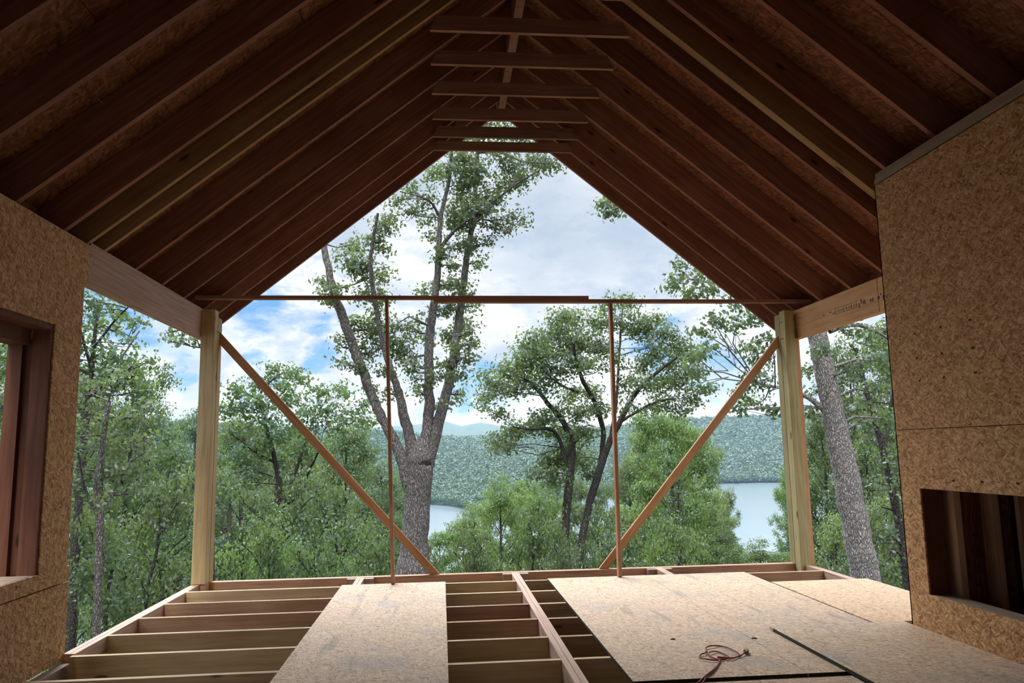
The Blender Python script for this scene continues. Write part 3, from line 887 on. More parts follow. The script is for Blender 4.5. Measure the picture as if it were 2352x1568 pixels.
# ---------------------------------------------------------------- foliage builders
def quad_mesh(name, V, mat):
    """V: (n,4,3) vertices of separate leaves"""
    n = len(V)
    me = bpy.data.meshes.new(name)
    me.vertices.add(n * 4); me.vertices.foreach_set('co', V.reshape(-1).astype(np.float32))
    me.loops.add(n * 4); me.loops.foreach_set('vertex_index', np.arange(n * 4, dtype=np.int32))
    me.polygons.add(n); me.polygons.foreach_set('loop_start', np.arange(0, n * 4, 4, dtype=np.int32))
    me.polygons.foreach_set('loop_total', np.full(n, 4, np.int32))
    me.update(calc_edges=True)
    me.materials.append(mat)
    return me


def leaf_quads(C, size, rs, aspect=0.6, up=0.5, out=None):
    n = len(C)
    N = rs.normal(size=(n, 3)) * (0.5 if out is not None else 1.0)
    if out is None:
        N[:, 2] = np.abs(N[:, 2]) + up
    else:
        N = N + out + np.array([0, 0, up * 0.6])
    N /= np.linalg.norm(N, axis=1)[:, None]
    A = rs.normal(size=(n, 3)); A -= N * (A * N).sum(1)[:, None]
    A /= np.linalg.norm(A, axis=1)[:, None]
    B = np.cross(N, A)
    L = (size * rs.uniform(0.65, 1.3, n))[:, None]
    V = np.stack([C - A * L * 0.5, C + B * L * aspect * 0.5, C + A * L * 0.5 - N * L * 0.12, C - B * L * aspect * 0.5], 1)
    return V


def crown_points(blobs, dens, rs, twig=0.22, per=22, shell=0.6):
    """blobs: (x,y,z,rx,ry,rz); twig clusters placed in them, leaves scattered round each twig end"""
    T = []; K = []
    for (x, y, z, rx, ry, rz, k) in blobs:
        n = max(3, int(dens * k * (rx * ry * rz) ** (2 / 3)))
        d = rs.normal(size=(n, 3)); d /= np.linalg.norm(d, axis=1)[:, None]
        r = rs.uniform(shell ** 3, 1, n) ** (1 / 3)
        T.append(np.array([x, y, z]) + d * r[:, None] * np.array([rx, ry, rz])); K.append(np.repeat([[x, y, z]], n, axis=0))
    T = np.concatenate(T); K = np.concatenate(K)
    m = rs.poisson(per, len(T))
    C = np.repeat(T, m, axis=0)
    C = C + rs.normal(size=C.shape) * np.array([twig, twig, twig * 0.6])
    O = C - np.repeat(K, m, axis=0)
    O /= np.linalg.norm(O, axis=1)[:, None] + 1e-6
    return T, C, O


def seg_tube(mb, a, b, ra, rb, n=5, sag=0.1, rs=None):
    a = np.array(a); b = np.array(b)
    mid = (a + b) / 2 + (rs.normal(size=3) * np.linalg.norm(b - a) * sag if rs is not None else 0)
    mb.tube([a, mid, b], [ra, (ra + rb) / 2, rb], n, caps=False)


def make_tree(limbs, blobs, dens, leafsize, leafmat, barkmat, seed, base, twig=0.22, per=22, nside=9, shell=0.6, up=0.5, links=7):
    """limbs: lists of (x,y,z,r) in world coordinates; returns (trunk mesh, foliage mesh) about base"""
    rs = np.random.RandomState(seed)
    mb = MB(); nodes = []
    for L in limbs:
        L = [np.array(q, float) for q in L]
        S = catmull([q for q in L], 5) if len(L) > 2 else L
        S = np.array(S)
        S[1:-1, :3] += rs.normal(size=(len(S) - 2, 3)) * S[1:-1, 3:4] * np.where(S[1:-1, 3:4] > 0.12, 0.035, 0.10)
        mb.tube(S[:, :3], np.maximum(S[:, 3], 0.012), nside, caps=False)
        nodes.append(S)
    nodes = np.concatenate(nodes)
    T, C, O = crown_points(blobs, dens, rs, twig, per, shell)
    for (x, y, z, rx, ry, rz, k) in blobs:
        c = np.array([x, y, z])
        d = np.linalg.norm(nodes[:, :3] - c, axis=1) + np.maximum(0, nodes[:, 2] - z) * 1.5
        q = nodes[d.argmin()]
        r0 = min(max(0.014, q[3] * 0.30), 0.03 + leafsize * 0.12)
        seg_tube(mb, q[:3], c, r0, 0.008, 5, 0.10, rs)
        for t in range(links):
            dd = rs.normal(size=3); dd /= np.linalg.norm(dd)
            e = c + dd * np.array([rx, ry, rz]) * rs.uniform(0.5, 0.95)
            seg_tube(mb, c if t % 2 else (c + q[:3]) / 2, e, 0.009, 0.004, 3, 0.1, rs)
    og = np.array(base, float)
    tm = mesh_from('trunk', mb.v, mb.f, og)
    tm.polygons.foreach_set('use_smooth', [True] * len(tm.polygons))
    tm.materials.append(barkmat)
    fm = quad_mesh('foliage', leaf_quads(C - og, leafsize, rs, up=up, out=O), leafmat)
    return tm, fm


NLEAF = [0]


def place_tree(name, tm, fm, loc, label, cat='tree', group=None, rot=0, sc=(1, 1, 1)):
    e = empty(name, loc, label, cat, group)
    e.rotation_euler = (0, 0, rot); e.scale = sc
    t = bpy.data.objects.new('trunk', tm); scene.collection.objects.link(t); t.parent = e
    f = bpy.data.objects.new('foliage', fm); scene.collection.objects.link(f); f.parent = e
    NLEAF[0] += len(fm.polygons)
    return e


def px_tree(name, D, limbs_px, blobs_px, dens, leafsize, leafmat, barkmat, seed, label, depth=1.0, dj=1.0, **kw):
    """limbs and leaf clusters measured on the photograph, stood at distance D with real depth of their own"""
    rs = np.random.RandomState(seed + 100)
    limbs = []; first = None
    for k, L in enumerate(limbs_px):
        out = []
        lean = 0 if k == 0 else rs.uniform(-1, 1) * depth
        for j, (u, v, wd) in enumerate(L):
            t = j / max(1, len(L) - 1)
            yy = D + lean * t * t * 2.0 + (0 if k == 0 else 0)
            p = at(u, v, yy)
            out.append((p[0], p[1], p[2], wd * yy / F / 2))
        limbs.append(out)
    # carry the trunk down to the ground
    b0 = limbs[0][0]; b1 = limbs[0][1]
    gz = float(ground(np.array(b0[0]), np.array(b0[1]))) - 0.2
    dx = (b0[0] - b1[0]) / max(0.2, b1[2] - b0[2]); dx = max(-0.15, min(0.15, dx))
    foot = (b0[0] + dx * (b0[2] - gz), b0[1], gz, b0[3] * 1.35)
    mid = (b0[0] + dx * (b0[2] - gz) * 0.5, b0[1], (gz + b0[2]) / 2, b0[3] * 1.08)
    if b0[2] > gz + 0.5:
        limbs[0] = [foot, mid] + limbs[0]
    blobs = []
    for b in blobs_px:
        u, v, r = b[:3]; k = b[3] if len(b) > 3 else 1.0
        flat = b[4] if len(b) > 4 else 0.8
        yy = D + rs.uniform(-1, 1) * dj
        p = at(u, v, yy); R = r * yy / F
        blobs.append((p[0], p[1], p[2], R, R, R * flat, k))
    tm, fm = make_tree(limbs, blobs, dens, leafsize, leafmat, barkmat, seed, foot[:3], **kw)
    return place_tree(name, tm, fm, foot[:3], label)


# ---- the large multi-stemmed oak in front of the gable opening
oak_limbs = [
    [(948, 1330, 78), (952, 1260, 64), (958, 1180, 58), (962, 1100, 62), (966, 1050, 60), (975, 1005, 30)],
    [(940, 1110, 34), (918, 1040, 26), (893, 990, 23), (868, 940, 22), (845, 885, 22), (822, 825, 22), (800, 760, 22), (778, 705, 21), (760, 640, 17), (748, 585, 15), (735, 520, 12)],
    [(955, 1080, 36), (942, 1010, 26), (930, 960, 23), (915, 900, 18), (898, 850, 15), (880, 790, 13), (868, 730, 12), (858, 670, 11), (851, 610, 10), (858, 545, 8), (868, 490, 6)],
    [(972, 1060, 40), (982, 990, 28), (986, 930, 24), (985, 870, 22), (985, 800, 21), (991, 740, 20), (1001, 670, 17), (1006, 610, 15), (1008, 560, 13), (1012, 500, 11), (1028, 430, 9), (1036, 360, 8), (1045, 250, 6)],
    [(978, 1070, 40), (998, 1000, 30), (1018, 930, 24), (1033, 870, 23), (1044, 810, 22), (1052, 750, 20), (1060, 690, 18), (1068, 620, 16), (1077, 560, 14), (1088, 500, 13), (1092, 440, 12), (1096, 360, 10), (1104, 230, 7)],
    [(1007, 575, 10), (1030, 545, 9), (1055, 520, 6), (1085, 500, 4)],
    [(1086, 510, 8), (1110, 480, 7), (1150, 450, 5), (1190, 420, 4), (1240, 390, 3)],
    [(1008, 495, 7), (990, 465, 5), (960, 450, 3), (920, 440, 2)],
    [(1098, 350, 7), (1150, 350, 5), (1200, 370, 4), (1260, 375, 3)],
]
oak_blobs = [(885, 515, 30, 1.3), (870, 560, 34, 1.3), (815, 560, 26), (800, 600, 34, 1.2), (838, 620, 34, 1.3), (870, 630, 30), (735, 650, 22), (765, 670, 30), (850, 680, 32, 1.2), (885, 680, 28), (745, 680, 22),
             (865, 740, 36, 1.3), (820, 745, 28), (910, 745, 24), (890, 790, 36, 1.2), (840, 800, 30), (780, 790, 20), (925, 810, 34), (950, 840, 26), (880, 850, 24), (815, 850, 22), (790, 835, 18),
             (940, 760, 22), (860, 890, 20), (895, 905, 18), (965, 870, 22),
             (995, 400, 28), (1025, 385, 34), (1065, 370, 40, 1.3), (1090, 400, 38, 1.2), (1060, 425, 36, 1.2), (940, 440, 24), (910, 460, 22), (975, 455, 26), (945, 490, 22), (985, 500, 24), (905, 495, 18),
             (1065, 480, 42, 2.0), (1095, 490, 38, 1.8), (1050, 515, 30, 1.5), (1130, 455, 34), (1165, 430, 34), (1200, 410, 34), (1225, 375, 32), (1255, 370, 30), (1275, 385, 18), (1175, 385, 34), (1145, 360, 34),
             (1140, 510, 28), (1175, 500, 22), (1165, 530, 20), (1200, 500, 16), (1000, 545, 22), (1020, 590, 26), (1090, 560, 26), (1120, 555, 22), (1065, 570, 26), (1045, 610, 22), (1100, 600, 20), (1115, 450, 26),
             (1035, 650, 24), (1060, 665, 24), (1085, 670, 18), (1000, 660, 22), (975, 670, 18), (1090, 700, 20), (1035, 700, 26), (1010, 720, 22), (1060, 740, 26), (1080, 760, 20), (1030, 770, 28), (960, 740, 18),
             (1060, 800, 24), (1085, 790, 14), (1080, 830, 20), (1020, 830, 26), (1050, 860, 26), (1000, 870, 20), (960, 900, 18), (1060, 905, 18), (1045, 925, 14), (985, 780, 24), (1010, 930, 14),
             (1050, 310, 40), (1110, 300, 40), (1160, 300, 36), (1200, 320, 34), (1000, 310, 30), (1080, 240, 45), (1150, 240, 45), (1020, 240, 34), (1250, 320, 28)]
px_tree('oak_tree', 17.0, oak_limbs, [(b[0], b[1], b[2], b[3] if len(b) > 3 else 1.0, 0.95) for b in oak_blobs], 118, 0.092, G1, B1, 11,
        'large four-stemmed oak with mottled grey bark in front of the gable opening', depth=1.1, dj=0.7, twig=0.12, per=24, shell=0.15, nside=12, links=6)

# ---- the broad-crowned leaning pair right of centre
tw_limbs = [
    [(1289, 1320, 22), (1296, 1240, 20), (1303, 1150, 20), (1312, 1060, 19), (1312, 1010, 16), (1292, 965, 13), (1262, 930, 11), (1235, 895, 9), (1205, 870, 6)],
    [(1322, 1320, 20), (1338, 1230, 18), (1356, 1150, 18), (1375, 1085, 18), (1398, 1020, 15), (1424, 968, 13), (1448, 920, 12), (1475, 885, 10), (1515, 850, 8), (1555, 820, 6)],
    [(1378, 1070, 13), (1386, 1000, 12), (1376, 950, 12), (1362, 915, 11), (1342, 880, 10), (1325, 835, 8), (1318, 790, 6)],
    [(1300, 1060, 12), (1285, 1010, 9), (1262, 985, 8), (1215, 985, 5), (1180, 980, 3)],
    [(1424, 968, 8), (1455, 950, 6), (1500, 925, 5), (1545, 915, 3)],
    [(1400, 1010, 8), (1415, 930, 7), (1420, 850, 6), (1425, 770, 5), (1430, 710, 3)],
    [(1330, 900, 7), (1300, 890, 6), (1270, 870, 5), (1240, 840, 4)],
]
tw_blobs = [(1120, 910, 26), (1140, 880, 30), (1165, 850, 34), (1125, 870, 22), (1175, 895, 34), (1200, 820, 38), (1225, 785, 38), (1215, 860, 38), (1250, 820, 42), (1265, 770, 42), (1290, 735, 38), (1320, 740, 34), (1300, 790, 42),
            (1345, 780, 42), (1290, 840, 42), (1255, 880, 36), (1335, 830, 36), (1380, 800, 34), (1370, 740, 32), (1395, 700, 26), (1440, 690, 28), (1430, 740, 36), (1470, 760, 34), (1500, 740, 30), (1530, 770, 36), (1500, 800, 34), (1560, 800, 36), (1590, 820, 32), (1550, 840, 34),
            (1590, 860, 28), (1620, 890, 26), (1600, 920, 24), (1560, 880, 32), (1520, 880, 34), (1480, 840, 30), (1475, 880, 28), (1440, 880, 26), (1500, 930, 28), (1450, 930, 24), (1540, 930, 26), (1575, 940, 20), (1410, 830, 26),
            (1350, 900, 26), (1370, 940, 30), (1335, 950, 30), (1310, 900, 26), (1290, 940, 26), (1250, 955, 30), (1220, 975, 28), (1180, 985, 28), (1155, 1000, 28), (1140, 1025, 22), (1165, 1030, 18), (1270, 985, 34), (1305, 1000, 36),
            (1340, 1000, 30), (1290, 1045, 40), (1330, 1050, 36), (1260, 1060, 30), (1355, 1090, 26), (1280, 1090, 30), (1240, 1090, 24), (1150, 945, 20), (1110, 935, 16)]
px_tree('oak_tree', 26.0, tw_limbs, tw_blobs, 78, 0.13, G1, B2, 21, 'twin-trunked tree with a broad dark crown right of the middle', depth=1.2, dj=1.6, twig=0.19, per=24, shell=0.2, links=6)

# ---- the leaning furrowed trunk at the right
bt_limbs = [
    [(1990, 1335, 66), (1972, 1240, 62), (1950, 1130, 60), (1928, 1020, 55), (1908, 920, 50), (1890, 830, 47), (1870, 740, 44), (1852, 650, 40), (1840, 560, 34), (1830, 430, 24), (1825, 300, 14)],
    [(1918, 970, 22), (1880, 930, 14), (1840, 905, 11), (1790, 890, 8), (1740, 880, 6)],
    [(1885, 800, 22), (1900, 700, 18), (1950, 640, 14), (2010, 600, 10)],
    [(1862, 700, 20), (1800, 650, 12), (1730, 640, 8), (1660, 650, 6), (1580, 640, 4)],
    [(1905, 760, 14), (1960, 745, 11), (2010, 760, 8), (2060, 790, 6)],
    [(1845, 600, 18), (1780, 560, 12), (1700, 560, 8), (1620, 590, 5)],
    [(1832, 520, 16), (1740, 460, 10), (1600, 440, 7), (1500, 450, 5), (1420, 468, 3)],
]
bt_blobs = [(1385, 470, 14), (1402, 486, 13), (1420, 468, 16), (1455, 460, 20), (1500, 450, 24), (1560, 620, 26, .7), (1600, 640, 30, .7), (1640, 660, 28, .7), (1590, 670, 24, .6), (1545, 650, 18, .6), (1680, 700, 30, .7), (1640, 740, 28, .7), (1690, 750, 26, .7), (1610, 760, 22, .6), (1600, 600, 20, .6), (1735, 730, 26, .8), (1720, 800, 24), (1750, 830, 30),
            (1720, 860, 30), (1755, 880, 32), (1710, 900, 24), (1740, 930, 26), (1700, 940, 18), (1770, 780, 26), (1770, 940, 26), (1870, 800, 30), (1850, 850, 30), (1880, 900, 30), (1860, 950, 26), (1600, 820, 16, .5), (1640, 800, 20, .5), (1600, 850, 14, .5),
            (1950, 760, 30), (1990, 780, 34), (2020, 830, 34), (1975, 840, 34), (1940, 880, 30), (2000, 900, 34), (2030, 960, 30), (1970, 940, 30), (2030, 780, 30), (1960, 1000, 26), (1860, 620, 60), (1760, 600, 50), (1900, 560, 70), (1700, 560, 40)]
px_tree('oak_tree', 12.5, bt_limbs, [(b[0], b[1], b[2], b[3] if len(b) > 3 else 1.0, 0.7) for b in bt_blobs], 90, 0.085, G2, B3, 31,
        'thick leaning furrowed trunk right of the right post', depth=0.8, dj=0.9, twig=0.10, per=30, shell=0.2, nside=16, links=4)

# ---- slim dark trunk beside the chimney wall
px_tree('slim_tree', 16.0, [[(2085, 1340, 22), (2065, 1200, 20), (2040, 1080, 19), (2015, 980, 17), (1985, 880, 12), (1965, 800, 9)], [(2030, 1040, 10), (2050, 900, 9), (2045, 780, 7)]],
        [(1960, 800, 34), (2000, 830, 40), (2040, 870, 40), (1990, 920, 44), (2045, 960, 44), (1960, 960, 34), (2010, 1010, 44), (1970, 1060, 34), (2050, 1060, 40), (2020, 1110, 40), (2060, 1170, 36), (1920, 1120, 26), (2040, 1240, 34), (2070, 1300, 30), (2015, 1180, 28),
         (2030, 760, 40), (2090, 800, 50), (2100, 950, 50), (2100, 1100, 50), (2030, 1300, 26)], 55, 0.10, G2, B2, 41, 'slim dark tree half hidden by the right strand board wall', depth=0.8, dj=1.2, twig=0.13, per=22, shell=0.2)

# ---- left side trees seen past the wall end
px_tree('slim_tree', 15.0, [[(222, 1440, 16), (226, 1320, 15), (230, 1200, 16), (225, 1120, 14), (235, 1020, 12), (250, 920, 9)], [(228, 1200, 8), (265, 1120, 6), (300, 1060, 5), (330, 1020, 3)], [(226, 1190, 8), (195, 1120, 6), (180, 1040, 4)]],
        [(200, 960, 44), (250, 930, 46), (300, 960, 44), (190, 1030, 42), (240, 1010, 46), (290, 1030, 44), (330, 1010, 34), (210, 1090, 40), (260, 1090, 40), (310, 1080, 36), (340, 1060, 26), (180, 1130, 30), (240, 1150, 26), (300, 1130, 26), (270, 880, 40), (210, 880, 40), (330, 940, 34),
         (130, 950, 50), (100, 1050, 50), (60, 900, 50), (40, 1000, 50), (20, 1100, 50), (80, 1150, 50)], 60, 0.10, G1, B1, 51,
        'tree with a slim pale trunk beside the left strand board wall', depth=0.7, dj=1.1, twig=0.13, per=22, shell=0.2)
px_tree('slim_tree', 19.0, [[(160, 1500, 20), (170, 1300, 18), (185, 1100, 16), (200, 950, 13), (215, 800, 9), (225, 700, 6)], [(200, 930, 6), (260, 850, 5), (320, 760, 3)], [(215, 800, 6), (260, 740, 5), (300, 700, 3)], [(210, 850, 6), (180, 740, 5), (160, 660, 3)]],
        [(200, 690, 30, .8), (240, 710, 30, .8), (280, 720, 30, .8), (310, 740, 24, .8), (210, 740, 30, .8), (260, 760, 30, .7), (300, 790, 26, .7), (220, 800, 36), (260, 820, 36), (190, 790, 30), (250, 870, 40), (300, 870, 38), (210, 870, 38), (330, 900, 30), (290, 830, 26), (180, 850, 30),
         (150, 720, 40), (120, 800, 50), (60, 800, 60), (20, 850, 60), (90, 720, 50), (200, 620, 40), (280, 640, 34), (340, 830, 18)], 80, 0.12, G2, B2, 61,
        'tall airy tree rising above the left wall end against the sky', depth=1.2, dj=1.4, twig=0.15, per=20, shell=0.2)
px_tree('slim_tree', 14.0, [[(474, 800, 13), (472, 720, 11), (466, 640, 8)], [(471, 725, 6), (440, 745, 4), (405, 760, 3)]], [(385, 765, 16, .8), (410, 755, 20, .9), (435, 770, 18, .9), (455, 785, 14, .8), (400, 785, 12, .7), (430, 720, 26), (390, 700, 26), (460, 730, 26)], 60, 0.09, G1, B2, 71,
        'leafy bough hanging into view under the left beam', depth=0.3, dj=0.4, twig=0.09, per=12, shell=0.2)

# ---- trees behind the left brace
px_tree('forked_tree', 27.0, [[(628, 1340, 20), (628, 1260, 19), (630, 1200, 20), (636, 1160, 18), (640, 1100, 13), (625, 1030, 10), (606, 960, 8), (600, 900, 6), (640, 860, 4)], [(634, 1180, 12), (660, 1130, 10), (680, 1080, 8), (700, 1020, 6), (720, 960, 4)], [(640, 1170, 9), (690, 1130, 7), (706, 1090, 6), (730, 1040, 4)],
                              [(628, 1060, 7), (590, 1040, 5), (550, 1010, 4), (520, 990, 3)], [(602, 920, 5), (560, 900, 4), (540, 880, 3)]],
        [(545, 900, 32), (520, 940, 30), (560, 940, 34), (600, 930, 32), (590, 880, 28), (640, 850, 30), (665, 855, 28), (690, 870, 22), (650, 890, 30), (620, 960, 34), (570, 980, 34), (530, 990, 34), (660, 930, 28), (700, 930, 28), (740, 900, 28), (770, 890, 24), (790, 905, 20), (760, 940, 30),
         (720, 960, 30), (800, 950, 28), (830, 960, 24), (780, 980, 28), (840, 930, 20), (680, 980, 30), (640, 1000, 30), (590, 1030, 36), (540, 1050, 36), (640, 1060, 30), (860, 970, 16), (700, 1020, 26), (525, 1090, 30), (560, 1110, 34)], 50, 0.14, G2, B2, 81,
        'forked tree with dark limbs behind the left diagonal brace', depth=1.2, dj=1.6, twig=0.19, per=22, shell=0.2)

print('leaf quads in the measured trees', NLEAF[0])


# ---------------------------------------------------------------- the rest of the wood: a few kinds, stood on the slope
def auto_tree(seed, Ht, R, base_k, leafmat, barkmat, dens, leafsize, style='round'):
    rs = np.random.RandomState(seed)
    limbs = []; blobs = []
    pts = []
    lean = rs.uniform(-0.4, 0.4, 2)
    for i in range(7):
        t = i / 6
        pts.append((lean[0] * t * t + 0.08 * math.sin(i * 2 + seed), lean[1] * t * t, Ht * 0.9 * t, 0.018 * Ht * (1 - 0.85 * t) + 0.02))
    limbs.append(pts)
    if style == 'round':
        nb = 13
        for i in range(nb):
            t = base_k + (0.88 - base_k) * (i + rs.uniform(0, .6)) / nb
            a = i * 2.4 + rs.uniform(-.4, .4)
            zz = Ht * t
            k = math.sin(math.pi * min(1, max(0.12, (t - base_k * 0.6) / (1.12 - base_k * 0.6)))) ** 0.7
            rr = R * k * rs.uniform(0.65, 1.0)
            ex, ey = rr * math.cos(a), rr * math.sin(a)
            ez = zz + rr * rs.uniform(0.25, 0.7)
            bx, by = np.interp(zz, [p[2] for p in pts], [p[0] for p in pts]), np.interp(zz, [p[2] for p in pts], [p[1] for p in pts])
            limbs.append([(bx, by, zz * 0.93, 0.009 * Ht * (1.05 - t)), (bx + ex * .5, by + ey * .5, zz * 0.93 + (ez - zz * 0.93) * .65, 0.006 * Ht * (1.05 - t)), (bx + ex, by + ey, ez, 0.02)])
            for q in range(3):
                f = (0.55, 0.85, 1.05)[q]
                s = R * rs.uniform(0.24, 0.36)
                blobs.append((bx + ex * f + rs.normal() * .25, by + ey * f + rs.normal() * .25, zz + (ez - zz) * f + rs.normal() * .3, s, s, s * 0.7, 1.0))
        for q in range(4):
            s = R * rs.uniform(0.28, 0.4)
            blobs.append((lean[0] + rs.normal() * R * .2, lean[1] + rs.normal() * R * .2, Ht * rs.uniform(0.84, 0.97), s, s, s * .8, 1.0))
    else:
        nb = 20
        for i in range(nb):
            t = 0.15 + 0.82 * i / nb
            rr = R * (1.05 - t) + 0.3
            for q in range(5):
                a = q * 1.257 + i * 0.8 + rs.uniform(-.3, .3)
                e = rr * rs.uniform(.7, 1)
                x, y, z = e * math.cos(a), e * math.sin(a), Ht * t - e * 0.12
                if q % 2 == 0:
                    limbs.append([(0, 0, Ht * t, 0.04), (x * .5, y * .5, (Ht * t + z) / 2 + 0.05, 0.03), (x, y, z, 0.012)])
                blobs.append((x * .65, y * .65, z + 0.05, e * .42, e * .42, 0.22, 1.0))
    tm, fm = make_tree(limbs, blobs, dens, leafsize, leafmat, barkmat, seed, (0, 0, 0), twig=0.20 if style == 'round' else 0.13, per=16, nside=7, shell=0.35, up=0.5 if style == 'round' else 1.2, links=3 if style == 'round' else 0)
    return tm, fm, Ht


KIND = {
    'oak': auto_tree(1, 14.0, 2.7, 0.36, G1, B2, 34, 0.16),
    'dark': auto_tree(2, 14.0, 2.6, 0.34, G2, B2, 34, 0.16),
    'bright': auto_tree(3, 14.0, 2.6, 0.38, G3, B2, 36, 0.16),
    'grey': auto_tree(4, 14.0, 2.7, 0.32, G4, B1, 32, 0.16),
    'needle': auto_tree(5, 13.0, 3.0, 0.1, G5, B2, 30, 0.15, 'layer'),
    'bright_tall': auto_tree(6, 14.0, 3.2, 0.38, G3, B2, 40, 0.17),
    'shrub_oak': auto_tree(7, 4.6, 1.3, 0.12, G1, B2, 60, 0.11),
    'shrub_dark': auto_tree(8, 4.6, 1.3, 0.12, G2, B2, 60, 0.11),
    'shrub_bright': auto_tree(9, 4.6, 1.3, 0.12, G3, B2, 60, 0.11),
}
CR = {'oak': 3.1, 'dark': 3.0, 'bright': 3.0, 'grey': 3.1, 'needle': 3.0, 'bright_tall': 3.6, 'shrub_oak': 1.6, 'shrub_dark': 1.6, 'shrub_bright': 1.6}
WORD = {'oak': 'green broadleaf tree', 'dark': 'dark green broadleaf tree', 'bright': 'bright green rounded tree', 'grey': 'grey-green airy tree', 'needle': 'dark tree with flat layered boughs', 'bright_tall': 'yellow-green dense tree'}
NM = {'oak': 'broadleaf_tree', 'dark': 'dark_tree', 'bright': 'young_tree', 'grey': 'airy_tree', 'needle': 'hemlock_tree', 'bright_tall': 'yellow_green_tree'}
